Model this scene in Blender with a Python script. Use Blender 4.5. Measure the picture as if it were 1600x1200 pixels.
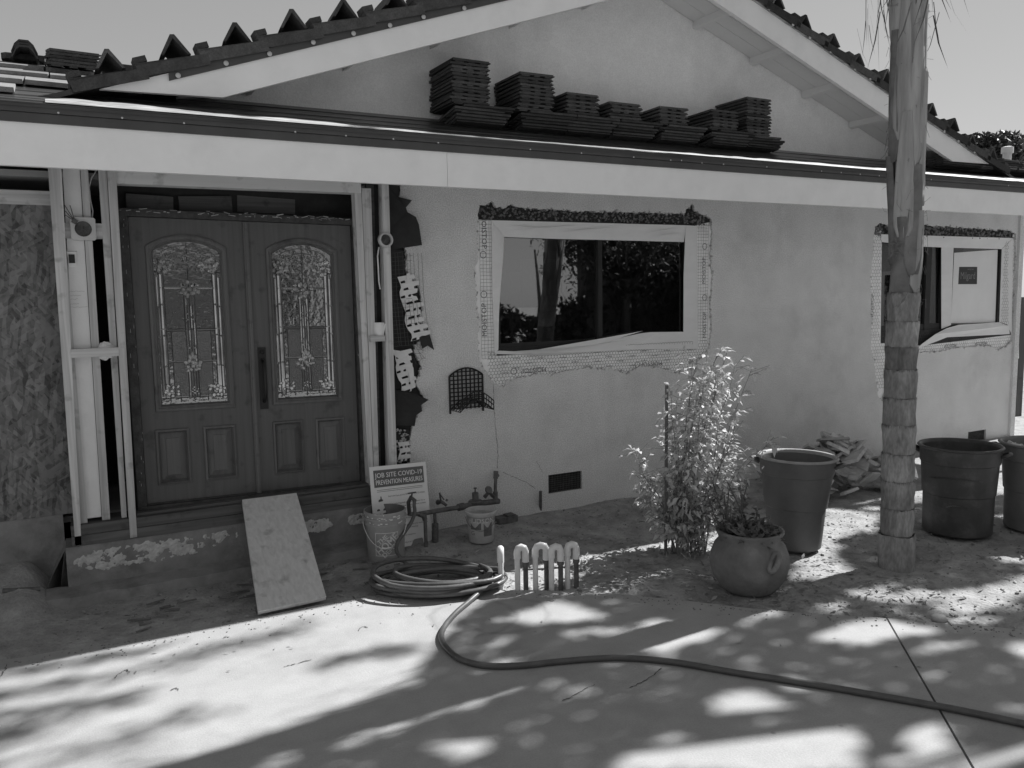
import bpy, math, random
from mathutils import Vector, Matrix, noise
from mathutils.geometry import tessellate_polygon

for o in list(bpy.data.objects):
    bpy.data.objects.remove(o, do_unlink=True)
S = bpy.context.scene
COL = S.collection
rnd = random.Random(7)
R = math.radians

# ------------------------------------------------------------------ camera
CAM = Vector((0.0, -6.13, 1.95))
FPX, YAW, PITCH, ROLL = 1280.0, R(28.086), R(6.395), R(-0.979)
_f = Vector((math.sin(YAW)*math.cos(PITCH), math.cos(YAW)*math.cos(PITCH), -math.sin(PITCH)))
_r = Vector((math.cos(YAW), -math.sin(YAW), 0))
_u = _r.cross(_f)
RT = _r*math.cos(ROLL) + _u*math.sin(ROLL)
UP = -_r*math.sin(ROLL) + _u*math.cos(ROLL)
FW = _f
cd = bpy.data.cameras.new('camera'); cam = bpy.data.objects.new('camera', cd); COL.objects.link(cam)
m = Matrix((RT, UP, -FW)).transposed().to_4x4(); m.translation = CAM
cam.matrix_world = m
cd.sensor_width = 36; cd.lens = 36*FPX/1600; cd.clip_end = 800; cd.clip_start = .05
S.camera = cam
S.cycles.max_bounces = 7; S.cycles.diffuse_bounces = 3; S.cycles.glossy_bounces = 3; S.cycles.transparent_max_bounces = 6; S.cycles.transmission_bounces = 3

# ------------------------------------------------------------------ sky, sun, exposure (a black and white photograph: neutral light)
SUNV = Vector((1.0, 0.10, 1.0)).normalized()
SUN_EL = math.asin(SUNV.z); SUN_AZ = math.atan2(SUNV.x, SUNV.y)
w = bpy.data.worlds.new('World'); S.world = w; w.use_nodes = True
nt = w.node_tree; nt.nodes.clear()
sky = nt.nodes.new('ShaderNodeTexSky'); sky.sky_type = 'NISHITA'; sky.sun_disc = False
sky.sun_elevation = SUN_EL; sky.sun_rotation = SUN_AZ; sky.air_density = 1.0; sky.dust_density = 0.15; sky.ozone_density = 1.0
bw = nt.nodes.new('ShaderNodeRGBToBW'); bg = nt.nodes.new('ShaderNodeBackground'); ow = nt.nodes.new('ShaderNodeOutputWorld')
bg.inputs['Strength'].default_value = 0.135
nt.links.new(sky.outputs[0], bw.inputs[0]); pw = nt.nodes.new('ShaderNodeMath'); pw.operation = 'POWER'; pw.inputs[1].default_value = .5   # soft tonal range of the photographed sky
nt.links.new(bw.outputs[0], pw.inputs[0]); nt.links.new(pw.outputs[0], bg.inputs[0]); nt.links.new(bg.outputs[0], ow.inputs[0])
sd = bpy.data.lights.new('sun', 'SUN'); sd.energy = 5.0; sd.angle = R(0.53); sd.color = (1, 1, 1)
sun = bpy.data.objects.new('sun', sd); COL.objects.link(sun)
sun.rotation_euler = (-SUNV).to_track_quat('-Z', 'Y').to_euler(); sun.location = (8, 2, 12)
S.view_settings.view_transform = 'Standard'; S.view_settings.look = 'None'
S.view_settings.exposure = 0.72; S.view_settings.gamma = 1; S.view_settings.use_curve_mapping = False

# ------------------------------------------------------------------ measuring: photograph pixel (1600x1200) to a point of a known plane of the place
def ray(px, py):
    return RT*(px-800) - UP*(py-600) + FW*FPX
def A(px, py, Y=0.0):
    d = ray(px, py); t = (Y-CAM.y)/d.y; return CAM + d*t
def G(px, py, Z=0.0):
    d = ray(px, py); t = (Z-CAM.z)/d.z; return CAM + d*t

# ------------------------------------------------------------------ materials
MATS = {}
def _nodes(name):
    mt = bpy.data.materials.new(name); mt.use_nodes = True
    n = mt.node_tree; b = n.nodes['Principled BSDF']; return mt, n, b
def grey(name, v, rough=.75, var=.18, nscale=6, bump=.15, bscale=60, metal=0, spec=.35, rv=0.0, stretch=(1,1,1), dirt=0.0, dscale=2.0, dv=.5, obj=True, trans=0, coat=0, fine=0.0, fscale=170):
    """noise-mottled grey with fine relief; rv = difference from piece to piece; dirt = larger stains"""
    if name in MATS: return MATS[name]
    mt, n, b = _nodes(name); L = n.links.new; N = n.nodes.new
    tc = N('ShaderNodeTexCoord'); mp = N('ShaderNodeMapping'); mp.inputs['Scale'].default_value = stretch
    L(tc.outputs['Object'], mp.inputs[0])
    src = mp.outputs[0]
    oi = N('ShaderNodeObjectInfo')
    if rv:
        ad = N('ShaderNodeVectorMath'); ad.operation = 'ADD'; sc = N('ShaderNodeMath'); sc.operation = 'MULTIPLY'; sc.inputs[1].default_value = 37.0
        L(oi.outputs['Random'], sc.inputs[0]); L(src, ad.inputs[0]); L(sc.outputs[0], ad.inputs[1]); src = ad.outputs[0]
    t1 = N('ShaderNodeTexNoise'); t1.inputs['Scale'].default_value = nscale; t1.inputs['Detail'].default_value = 4; t1.inputs['Roughness'].default_value = .62
    L(src, t1.inputs['Vector'])
    mr = N('ShaderNodeMapRange'); mr.inputs['From Min'].default_value = .28; mr.inputs['From Max'].default_value = .72
    mr.inputs['To Min'].default_value = v*(1-var); mr.inputs['To Max'].default_value = v*(1+var)
    L(t1.outputs[0], mr.inputs[0]); val = mr.outputs[0]
    if dirt:
        t3 = N('ShaderNodeTexNoise'); t3.inputs['Scale'].default_value = dscale; t3.inputs['Detail'].default_value = 5; t3.inputs['Roughness'].default_value = .7
        L(src, t3.inputs['Vector'])
        m3 = N('ShaderNodeMapRange'); m3.inputs['From Min'].default_value = .5; m3.inputs['From Max'].default_value = .68
        m3.inputs['To Min'].default_value = 1; m3.inputs['To Max'].default_value = 1-dirt*(1-dv)
        L(t3.outputs[0], m3.inputs[0])
        mu = N('ShaderNodeMath'); mu.operation = 'MULTIPLY'; L(val, mu.inputs[0]); L(m3.outputs[0], mu.inputs[1]); val = mu.outputs[0]
    if rv:
        m4 = N('ShaderNodeMapRange'); m4.inputs['To Min'].default_value = 1-rv; m4.inputs['To Max'].default_value = 1+rv
        L(oi.outputs['Random'], m4.inputs[0])
        mu = N('ShaderNodeMath'); mu.operation = 'MULTIPLY'; L(val, mu.inputs[0]); L(m4.outputs[0], mu.inputs[1]); val = mu.outputs[0]
    if fine:
        t4 = N('ShaderNodeTexNoise'); t4.inputs['Scale'].default_value = fscale; t4.inputs['Detail'].default_value = 2; L(src, t4.inputs['Vector'])
        m5 = N('ShaderNodeMapRange'); m5.inputs['From Min'].default_value = .3; m5.inputs['From Max'].default_value = .7; m5.inputs['To Min'].default_value = 1-fine; m5.inputs['To Max'].default_value = 1+fine; L(t4.outputs[0], m5.inputs[0])
        mu = N('ShaderNodeMath'); mu.operation = 'MULTIPLY'; L(val, mu.inputs[0]); L(m5.outputs[0], mu.inputs[1]); val = mu.outputs[0]
    L(val, b.inputs['Base Color'])
    b.inputs['Roughness'].default_value = rough; b.inputs['Metallic'].default_value = metal; b.inputs['Specular IOR Level'].default_value = spec
    if trans: b.inputs['Transmission Weight'].default_value = trans
    if coat: b.inputs['Coat Weight'].default_value = coat
    if bump:
        t2 = N('ShaderNodeTexNoise'); t2.inputs['Scale'].default_value = bscale; t2.inputs['Detail'].default_value = 3
        L(src, t2.inputs['Vector'])
        bp = N('ShaderNodeBump'); bp.inputs['Strength'].default_value = bump; bp.inputs['Distance'].default_value = .012
        L(t2.outputs[0], bp.inputs['Height']); L(bp.outputs[0], b.inputs['Normal'])
    MATS[name] = mt; return mt
def leafmat(name, v, tr=.35, rough=.5, rv=.35):
    mt, n, b = _nodes(name); L = n.links.new; N = n.nodes.new
    g = N('ShaderNodeNewGeometry'); mr = N('ShaderNodeMapRange'); mr.inputs['To Min'].default_value = v*(1-rv); mr.inputs['To Max'].default_value = v*(1+rv)
    L(g.outputs['Random Per Island'], mr.inputs[0]); L(mr.outputs[0], b.inputs['Base Color'])
    b.inputs['Roughness'].default_value = rough; b.inputs['Specular IOR Level'].default_value = .4
    t = N('ShaderNodeBsdfTranslucent'); L(mr.outputs[0], t.inputs[0]); mx = N('ShaderNodeMixShader'); mx.inputs[0].default_value = tr
    L(b.outputs[0], mx.inputs[1]); L(t.outputs[0], mx.inputs[2]); L(mx.outputs[0], n.nodes['Material Output'].inputs[0])
    return mt
def woodmat(name, v, axis=2, var=.28, rv=.12, rough=.7):
    mt, n, b = _nodes(name); L = n.links.new; N = n.nodes.new
    tc = N('ShaderNodeTexCoord'); mp = N('ShaderNodeMapping'); s = [38, 38, 38]; s[axis] = 1.6; mp.inputs['Scale'].default_value = s
    oi = N('ShaderNodeObjectInfo'); sc = N('ShaderNodeMath'); sc.operation = 'MULTIPLY'; sc.inputs[1].default_value = 41
    L(oi.outputs['Random'], sc.inputs[0]); ad = N('ShaderNodeVectorMath'); L(tc.outputs['Object'], ad.inputs[0]); L(sc.outputs[0], ad.inputs[1]); L(ad.outputs[0], mp.inputs[0])
    t = N('ShaderNodeTexNoise'); t.inputs['Scale'].default_value = 1; t.inputs['Detail'].default_value = 7; t.inputs['Distortion'].default_value = .5; L(mp.outputs[0], t.inputs['Vector'])
    k = N('ShaderNodeTexNoise'); k.inputs['Scale'].default_value = 9; k.inputs['Detail'].default_value = 3; L(ad.outputs[0], k.inputs['Vector'])
    mr = N('ShaderNodeMapRange'); mr.inputs['From Min'].default_value = .25; mr.inputs['From Max'].default_value = .75; mr.inputs['To Min'].default_value = v*(1-var); mr.inputs['To Max'].default_value = v*(1+var); L(t.outputs[0], mr.inputs[0])
    k2 = N('ShaderNodeMapRange'); k2.inputs['From Min'].default_value = .6; k2.inputs['From Max'].default_value = .75; k2.inputs['To Min'].default_value = 1; k2.inputs['To Max'].default_value = .55; L(k.outputs[0], k2.inputs[0])
    mu = N('ShaderNodeMath'); mu.operation = 'MULTIPLY'; L(mr.outputs[0], mu.inputs[0]); L(k2.outputs[0], mu.inputs[1])
    m4 = N('ShaderNodeMapRange'); m4.inputs['To Min'].default_value = 1-rv; m4.inputs['To Max'].default_value = 1+rv; L(oi.outputs['Random'], m4.inputs[0])
    mu2 = N('ShaderNodeMath'); mu2.operation = 'MULTIPLY'; L(mu.outputs[0], mu2.inputs[0]); L(m4.outputs[0], mu2.inputs[1])
    L(mu2.outputs[0], b.inputs['Base Color']); b.inputs['Roughness'].default_value = rough; b.inputs['Specular IOR Level'].default_value = .3
    bp = N('ShaderNodeBump'); bp.inputs['Strength'].default_value = .25; bp.inputs['Distance'].default_value = .004; L(t.outputs[0], bp.inputs['Height']); L(bp.outputs[0], b.inputs['Normal'])
    return mt
def osbmat():
    mt, n, b = _nodes('osb'); L = n.links.new; N = n.nodes.new
    tc = N('ShaderNodeTexCoord'); outs = []
    for rot, sc in ((.55, (13, 12, 48)), (-.9, (15, 12, 56)), (1.45, (12, 12, 44))):
        mp = N('ShaderNodeMapping'); mp.inputs['Rotation'].default_value = (0, rot, 0)
        m2 = N('ShaderNodeMapping'); m2.inputs['Scale'].default_value = sc
        L(tc.outputs['Object'], mp.inputs[0]); L(mp.outputs[0], m2.inputs[0])
        v = N('ShaderNodeTexVoronoi'); v.inputs['Scale'].default_value = 1; L(m2.outputs[0], v.inputs['Vector']); bwn = N('ShaderNodeRGBToBW'); L(v.outputs['Color'], bwn.inputs[0]); outs.append(bwn.outputs[0])
    a = N('ShaderNodeMath'); a.operation = 'MAXIMUM'; L(outs[0], a.inputs[0]); L(outs[1], a.inputs[1])
    a1 = N('ShaderNodeMath'); a1.operation = 'ADD'; L(a.outputs[0], a1.inputs[0]); L(outs[2], a1.inputs[1]); a2 = N('ShaderNodeMath'); a2.operation = 'MULTIPLY'; a2.inputs[1].default_value = .5; L(a1.outputs[0], a2.inputs[0])
    mr = N('ShaderNodeMapRange'); mr.inputs['From Min'].default_value = .25; mr.inputs['From Max'].default_value = .85; mr.inputs['To Min'].default_value = .06; mr.inputs['To Max'].default_value = .25; L(a2.outputs[0], mr.inputs[0]); L(mr.outputs[0], b.inputs['Base Color'])
    b.inputs['Roughness'].default_value = .8
    bp = N('ShaderNodeBump'); bp.inputs['Strength'].default_value = .3; bp.inputs['Distance'].default_value = .004; L(a2.outputs[0], bp.inputs['Height']); L(bp.outputs[0], b.inputs['Normal'])
    return mt
def glassmat(name, refl=.30, tint=.55, bump=0, bscale=80):
    mt, n, b = _nodes(name); L = n.links.new; N = n.nodes.new; n.nodes.remove(b)
    tr = N('ShaderNodeBsdfTransparent'); tr.inputs[0].default_value = (tint, tint, tint, 1)
    gl = N('ShaderNodeBsdfGlossy'); gl.inputs['Roughness'].default_value = .015; gl.inputs[0].default_value = (.95, .95, .95, 1)
    lw = N('ShaderNodeLayerWeight'); lw.inputs[0].default_value = .35
    mr = N('ShaderNodeMapRange'); mr.inputs['To Min'].default_value = refl*.75; mr.inputs['To Max'].default_value = min(1, refl+.6); L(lw.outputs['Fresnel'], mr.inputs[0])
    mx = N('ShaderNodeMixShader'); L(mr.outputs[0], mx.inputs[0]); L(tr.outputs[0], mx.inputs[1]); L(gl.outputs[0], mx.inputs[2]); L(mx.outputs[0], n.nodes['Material Output'].inputs[0])
    t = N('ShaderNodeTexNoise'); t.inputs['Scale'].default_value = bscale if bump else 1.2; tc = N('ShaderNodeTexCoord'); L(tc.outputs['Object'], t.inputs['Vector'])
    bp = N('ShaderNodeBump'); bp.inputs['Strength'].default_value = bump or .04; bp.inputs['Distance'].default_value = .01; L(t.outputs[0], bp.inputs['Height']); L(bp.outputs[0], gl.inputs['Normal'])
    return mt

M = dict(
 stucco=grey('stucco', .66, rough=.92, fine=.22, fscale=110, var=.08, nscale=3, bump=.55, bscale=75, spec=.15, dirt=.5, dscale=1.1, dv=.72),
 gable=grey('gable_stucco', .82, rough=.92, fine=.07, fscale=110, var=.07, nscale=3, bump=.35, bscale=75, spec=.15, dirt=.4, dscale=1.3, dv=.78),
 brokenstucco=grey('broken_stucco', .42, rough=.95, var=.35, nscale=25, bump=.8, bscale=60, spec=.1, rv=.15),
 white=grey('white_paint', .86, rough=.55, var=.035, nscale=4, bump=.05, bscale=40, dirt=.25, dscale=3.5, dv=.82),
 soffit=grey('soffit_paint', .74, rough=.6, var=.05, nscale=4, bump=.05, bscale=40, dirt=.3, dscale=4, dv=.8),
 metal=grey('dark_drip_metal', .06, rough=.42, var=.2, nscale=5, bump=.05, bscale=30, spec=.5),
 underlay=grey('roof_underlayment', .045, rough=.34, var=.35, nscale=4, bump=.35, bscale=7, spec=.55, stretch=(.6,3,3)),
 lightmetal=grey('bare_flashing', .36, rough=.5, var=.75, nscale=5, bump=.2, bscale=14, spec=.5, stretch=(.8,9,9)),
 washer=grey('washer', .5, rough=.4, var=.2, bump=0),
 tile=grey('roof_tile', .062, fine=.2, fscale=90, rough=.8, var=.28, nscale=14, bump=.3, bscale=90, rv=.4, spec=.3),
 sunlit_tile=grey('sunlit_roof_tile', .26, rough=.75, var=.3, nscale=14, bump=.3, bscale=90, rv=.3, spec=.3),  # sunlit copy of the roof tile, the light put into its grey
 wood=woodmat('stud_wood', .5), woodx=woodmat('stud_wood_flat', .5, axis=0), woody=woodmat('ramp_wood', .6, axis=1, var=.15, rv=0),
 beam=woodmat('primed_beam', .66, axis=0, var=.06, rv=0),
 darkwood=woodmat('dark_rim_wood', .10, axis=0, var=.35),
 door=woodmat('door_wood', .105, axis=2, var=.16, rv=.05, rough=.5), doortrim=woodmat('door_trim', .115, axis=2, var=.2, rv=.1, rough=.42),
 jamb=grey('old_jamb', .055, rough=.7, var=.5, nscale=18, bump=.4, bscale=50),
 black=grey('black_iron', .018, rough=.5, var=.3, bump=.1),
 came=grey('lead_came', .10, rough=.3, var=.2, bump=0, metal=.6),
 bevel=grey('bevel_glass', .42, rough=.12, var=.3, bump=0, metal=.75),
 tar=grey('tar_paper', .02, rough=.65, var=.4, nscale=9, bump=.4, bscale=18, spec=.4),
 paper=grey('flashing_paper', .92, rough=.6, var=.1, nscale=9, bump=.5, bscale=16, dirt=.4, dscale=5, dv=.7),
 tape=grey('flashing_tape', .74, rough=.5, var=.06, nscale=5, bump=.35, bscale=9, stretch=(.6,1,1.6)),
 ink=grey('print_ink', .05, rough=.7, var=.1, bump=0), greyink=grey('grey_ink', .12, rough=.7, var=.1, bump=0),
 wire=grey('wire', .08, rough=.5, var=.3, bump=0), lath=grey('white_lath', .72, rough=.6, var=.12, bump=.15),
 foam=grey('white_sheathing', .74, rough=.7, var=.05, nscale=5, bump=.08, dirt=.25, dscale=3, dv=.75), plasticw=grey('white_plastic', .78, rough=.35, var=.03, bump=0),
 box=grey('electrical_box', .5, rough=.6, var=.15, bump=.1), osb=osbmat(),
 stem=grey('stem_wall_concrete', .24, rough=.9, var=.22, nscale=7, bump=.5, bscale=35, dirt=.7, dscale=3), patch=grey('bare_mortar_patch', .5, rough=.95, var=.25, nscale=16, bump=1.0, bscale=42),
 concrete=None, dirt=None, glass=glassmat('window_glass', .24, .35), dglass=glassmat('door_glass', .27, .3, .22, 22), tglass=glassmat('rain_glass', .2, .25, .9, 120),
 room=grey('room_paint', .3, rough=.9, var=.1, bump=0), palegrey=grey('pale_sheet_grey', .75, rough=.5, var=.06, nscale=2, bump=.1, bscale=5),
 canblack=grey('black_plastic', .066, rough=.45, var=.25, nscale=7, bump=.08, bscale=40, dirt=.7, dscale=4, dv=2.2), cangrey=grey('grey_plastic', .115, rough=.5, var=.14, nscale=5, bump=.08, bscale=40, dirt=.5, dscale=3, dv=.7),
 cangrey2=grey('pale_grey_plastic', .19, rough=.5, var=.16, nscale=5, bump=.08, bscale=40, dirt=.6, dscale=3, dv=.7),
 canrim=grey('sunlit_can_rim', .3, rough=.5, var=.2, bump=.05),  # rim paler than the bin wall: sunlit edge put into the colour
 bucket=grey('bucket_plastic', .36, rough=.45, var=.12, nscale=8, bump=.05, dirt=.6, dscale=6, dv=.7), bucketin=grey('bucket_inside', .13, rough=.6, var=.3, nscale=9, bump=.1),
 tub=grey('milky_tub', .5, rough=.45, var=.12, nscale=8, bump=.06, dirt=.6, dscale=7, dv=.6), print=grey('white_print', .72, rough=.5, var=.15, nscale=20, bump=0), fadedink=grey('faded_ink', .15, rough=.6, var=.3, nscale=25, bump=0),
 sign=grey('sign_board', .8, rough=.45, var=.04, bump=0, dirt=.2, dscale=5, dv=.8), signband=grey('sign_band', .13, rough=.5, var=.08, bump=0),
 pipe=grey('old_pipe', .11, rough=.55, var=.45, nscale=22, bump=.3, bscale=60), brass=grey('dull_brass', .12, rough=.4, var=.35, nscale=15, bump=.15, metal=.5),
 hose=grey('hose_rubber', .10, rough=.38, var=.22, nscale=12, bump=.12, bscale=50, spec=.45), pvc=grey('pvc', .72, rough=.35, var=.06, bump=0, dirt=.3, dscale=20, dv=.7),
 clay=grey('clay_pot', .18, rough=.85, var=.32, nscale=5, bump=.25, bscale=45, dirt=.5, dscale=6, dv=1.5),
 palm=grey('palm_trunk', .23, rv=.28, fine=.2, fscale=60, rough=.9, var=.4, nscale=9, bump=.9, bscale=30, stretch=(1,1,.35), spec=.15), boot=grey('palm_boot', .36, rv=.15, rough=.85, var=.42, nscale=8, bump=.9, bscale=38, stretch=(1,1,.12), spec=.15),
 fibre=grey('palm_fibre', .17, rough=.95, var=.35, bump=.3), bark=grey('bark', .1, rough=.95, var=.4, nscale=10, bump=.9, bscale=25, stretch=(1,1,.3)),
 stem_g=grey('bush_stem', .2, rough=.8, var=.25, bump=.1), bush=leafmat('bush_leaf', .62, .5, .4, .35), succ=leafmat('succulent_leaf', .13, .15, .5, .3), tree=leafmat('tree_leaf', .05, .15, .5, .4),
 frond=leafmat('palm_leaf', .12, .3, .45, .3), dry=leafmat('dry_leaf', .3, .25, .8, .5), stake=woodmat('stake_wood', .16), fence=woodmat('fence_wood', .08),
 steel=grey('dull_steel', .25, rough=.35, var=.2, bump=.05, metal=.7), chip=grey('stone_chip', .5, rough=.95, var=.3, bump=.4, rv=.3), clod=grey('soil_clod', .26, rough=1, var=.5, nscale=14, bump=.4),
 asphalt=grey('asphalt', .06, rough=.95, var=.2, nscale=20, bump=.4, bscale=90), nwall=grey('neighbour_wall', .5, rough=.9, var=.06, bump=.2), nroof=grey('neighbour_roof', .1, rough=.9, var=.2, bump=.3), ntrim=grey('neighbour_trim', .75, rough=.6, var=.04, bump=0),
 pane=glassmat('dark_pane', .4, .1),
)
M['concrete'] = grey('concrete_slab', .365, rough=.8, fine=.07, fscale=110, var=.09, nscale=3.5, bump=.15, bscale=120, spec=.3, dirt=.6, dscale=1.1, dv=.76)
def slab_marks():
    # ring left by a tub and a few dark spots on the concrete
    mt = M['concrete']; n = mt.node_tree; N = n.nodes.new; L = n.links.new; b = n.nodes['Principled BSDF']; src = b.inputs['Base Color'].links[0].from_socket
    tc = N('ShaderNodeTexCoord'); last = src
    for cx, cy, r_, w_, amt in ((2.02, -1.80, .26, .035, .80), (2.20, -1.86, .27, .03, .82), (2.9, -2.6, .9, .10, .93), (.9, -2.2, .5, .05, .95)):
        d = N('ShaderNodeVectorMath'); d.operation = 'DISTANCE'; d.inputs[1].default_value = (cx-2, cy+4, 0); L(tc.outputs['Object'], d.inputs[0])
        t = N('ShaderNodeTexNoise'); t.inputs['Scale'].default_value = 6; L(tc.outputs['Object'], t.inputs['Vector'])
        k = N('ShaderNodeMath'); k.operation = 'MULTIPLY_ADD'; k.inputs[1].default_value = .10; L(t.outputs[0], k.inputs[0]); L(d.outputs['Value'], k.inputs[2])
        s1 = N('ShaderNodeMath'); s1.operation = 'SUBTRACT'; s1.inputs[1].default_value = r_+.05; L(k.outputs[0], s1.inputs[0]); s2 = N('ShaderNodeMath'); s2.operation = 'ABSOLUTE'; L(s1.outputs[0], s2.inputs[0])
        mr = N('ShaderNodeMapRange'); mr.inputs['From Min'].default_value = 0; mr.inputs['From Max'].default_value = w_; mr.inputs['To Min'].default_value = amt; mr.inputs['To Max'].default_value = 1; L(s2.outputs[0], mr.inputs[0])
        mu = N('ShaderNodeMath'); mu.operation = 'MULTIPLY'; L(last, mu.inputs[0]); L(mr.outputs[0], mu.inputs[1]); last = mu.outputs[0]
    v = N('ShaderNodeTexVoronoi'); v.inputs['Scale'].default_value = 3.2; L(tc.outputs['Object'], v.inputs['Vector'])
    mr = N('ShaderNodeMapRange'); mr.inputs['From Min'].default_value = .02; mr.inputs['From Max'].default_value = .05; mr.inputs['To Min'].default_value = .55; mr.inputs['To Max'].default_value = 1; L(v.outputs['Distance'], mr.inputs[0])
    mu = N('ShaderNodeMath'); mu.operation = 'MULTIPLY'; L(last, mu.inputs[0]); L(mr.outputs[0], mu.inputs[1]); L(mu.outputs[0], b.inputs['Base Color'])
slab_marks()
M['dirt'] = grey('dry_soil', .34, rough=1, fine=.09, fscale=70, var=.26, nscale=6, bump=1.0, bscale=42, spec=.05, dirt=.8, dscale=1.6, dv=.62)

# ------------------------------------------------------------------ mesh building
WLOC = {}
def wloc(o): return WLOC.get(o.name, Vector((0, 0, 0))) if o else Vector((0, 0, 0))
def tag(o, label=None, cat=None, group=None, kind=None):
    if label: o['label'] = label
    if cat: o['category'] = cat
    if group: o['group'] = group
    if kind: o['kind'] = kind
    return o
def thing(name, loc, label, cat, group=None):
    o = bpy.data.objects.new(name, None); COL.objects.link(o); o.location = loc; o.empty_display_size = .1
    WLOC[o.name] = Vector(loc); return tag(o, label, cat, group)
class MB:
    def __init__(s, xf=None): s.v = []; s.f = []; s.xf = xf
    def add(s, vs, fs):
        b = len(s.v); s.v += [Vector(p) for p in vs]; s.f += [tuple(i+b for i in f) for f in fs]; return s
    def box(s, lo, hi):
        x0, y0, z0 = lo; x1, y1, z1 = hi
        return s.add([(x0,y0,z0),(x1,y0,z0),(x1,y1,z0),(x0,y1,z0),(x0,y0,z1),(x1,y0,z1),(x1,y1,z1),(x0,y1,z1)],
            [(0,3,2,1),(4,5,6,7),(0,1,5,4),(1,2,6,5),(2,3,7,6),(3,0,4,7)])
    def obox(s, c, sz, rot=None, bev=0):
        """oriented box with optional chamfer on the four long edges seen from above"""
        hx, hy, hz = sz[0]/2, sz[1]/2, sz[2]/2
        if bev:
            ring = [(-hx+bev,-hy),(hx-bev,-hy),(hx,-hy+bev),(hx,hy-bev),(hx-bev,hy),(-hx+bev,hy),(-hx,hy-bev),(-hx,-hy+bev)]
        else: ring = [(-hx,-hy),(hx,-hy),(hx,hy),(-hx,hy)]
        n = len(ring); vs = [Vector((x, y, -hz)) for x, y in ring]+[Vector((x, y, hz)) for x, y in ring]
        if rot is not None: vs = [rot @ p for p in vs]
        vs = [p+Vector(c) for p in vs]
        return s.add(vs, [tuple(range(n-1, -1, -1)), tuple(range(n, 2*n))]+[(i, (i+1) % n, n+(i+1) % n, n+i) for i in range(n)])
    def hexa(s, a, b):
        """two quads (lists of four points) joined"""
        return s.add(list(a)+list(b), [(3,2,1,0),(4,5,6,7),(0,1,5,4),(1,2,6,5),(2,3,7,6),(3,0,4,7)])
    def plate(s, loops, d, sides=True):
        """flat polygon (first loop) with holes (other loops) given as 3D points, thickened by vector d"""
        loops = [[Vector(p) for p in l] for l in loops]; d = Vector(d)
        flat = [p for l in loops for p in l]; n = len(flat)
        tris = tessellate_polygon(loops)
        fs = [tuple(t) for t in tris]+[tuple(i+n for i in t[::-1]) for t in tris]
        k = 0
        if sides:
            for l in loops:
                for i in range(len(l)):
                    a, b = k+i, k+(i+1) % len(l); fs.append((a, b, b+n, a+n))
                k += len(l)
        return s.add(flat+[p+d for p in flat], fs)
    def tube(s, path, r, n=8, closed=False, caps=True):
        P = [Vector(p) for p in path]; m = len(P); rr = r if isinstance(r, (list, tuple)) else [r]*m
        T = []
        for i in range(m):
            a = P[(i-1) % m] if (closed or i > 0) else P[i]; b = P[(i+1) % m] if (closed or i < m-1) else P[i]
            t = (b-a); T.append(t.normalized() if t.length > 1e-9 else Vector((0, 0, 1)))
        u = T[0].orthogonal().normalized(); vs = []
        for i in range(m):
            u = (u - T[i]*u.dot(T[i])); u = u.normalized() if u.length > 1e-6 else T[i].orthogonal().normalized(); v = T[i].cross(u)
            for k in range(n):
                a = 2*math.pi*k/n; vs.append(P[i]+(u*math.cos(a)+v*math.sin(a))*rr[i])
        fs = []
        for i in range(m if closed else m-1):
            for k in range(n):
                j = (i+1) % m; fs.append((i*n+k, i*n+(k+1) % n, j*n+(k+1) % n, j*n+k))
        if caps and not closed: fs += [tuple(range(n-1, -1, -1)), tuple((m-1)*n+k for k in range(n))]
        return s.add(vs, fs)
    def lathe(s, prof, c, n=32, axis=None, close=False):
        """prof: list of (radius, height)"""
        vs = []; fs = []; m = len(prof)
        for r, z in prof:
            for k in range(n):
                a = 2*math.pi*k/n; p = Vector((r*math.cos(a), r*math.sin(a), z)); vs.append((axis @ p if axis is not None else p)+Vector(c))
        for i in range(m-1):
            for k in range(n): fs.append((i*n+k, i*n+(k+1) % n, (i+1)*n+(k+1) % n, (i+1)*n+k))
        if close and prof[-1][0] > 1e-4: fs.append(tuple((m-1)*n+k for k in range(n)))
        return s.add(vs, fs)
    def build(s, name, mat, parent=None, smooth=False, origin=None, kind=None, auto=None):
        vs = [Vector(s.xf(p)) for p in s.v] if s.xf else s.v
        if origin is None:
            lo = [min(p[i] for p in vs) for i in range(3)]; hi = [max(p[i] for p in vs) for i in range(3)]
            origin = Vector(((lo[0]+hi[0])/2, (lo[1]+hi[1])/2, lo[2] if parent is None else (lo[2]+hi[2])/2))
        origin = Vector(origin)
        me = bpy.data.meshes.new(name); me.from_pydata([tuple(p-origin) for p in vs], [], s.f); me.update()
        o = bpy.data.objects.new(name, me); COL.objects.link(o); me.materials.append(M[mat] if isinstance(mat, str) else mat)
        if smooth:
            me.polygons.foreach_set('use_smooth', [True]*len(me.polygons))
            if auto: me.set_sharp_from_angle(angle=R(auto))
        o.parent = parent; o.location = origin-wloc(parent); WLOC[o.name] = origin
        if kind: o['kind'] = kind
        return o
def link_copy(o, parent, loc, rot=None, scale=None):
    c = o.copy(); COL.objects.link(c); c.parent = parent; c.location = Vector(loc)-wloc(parent); WLOC[c.name] = Vector(loc)
    if rot is not None: c.rotation_euler = rot
    if scale is not None: c.scale = scale
    return c
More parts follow.
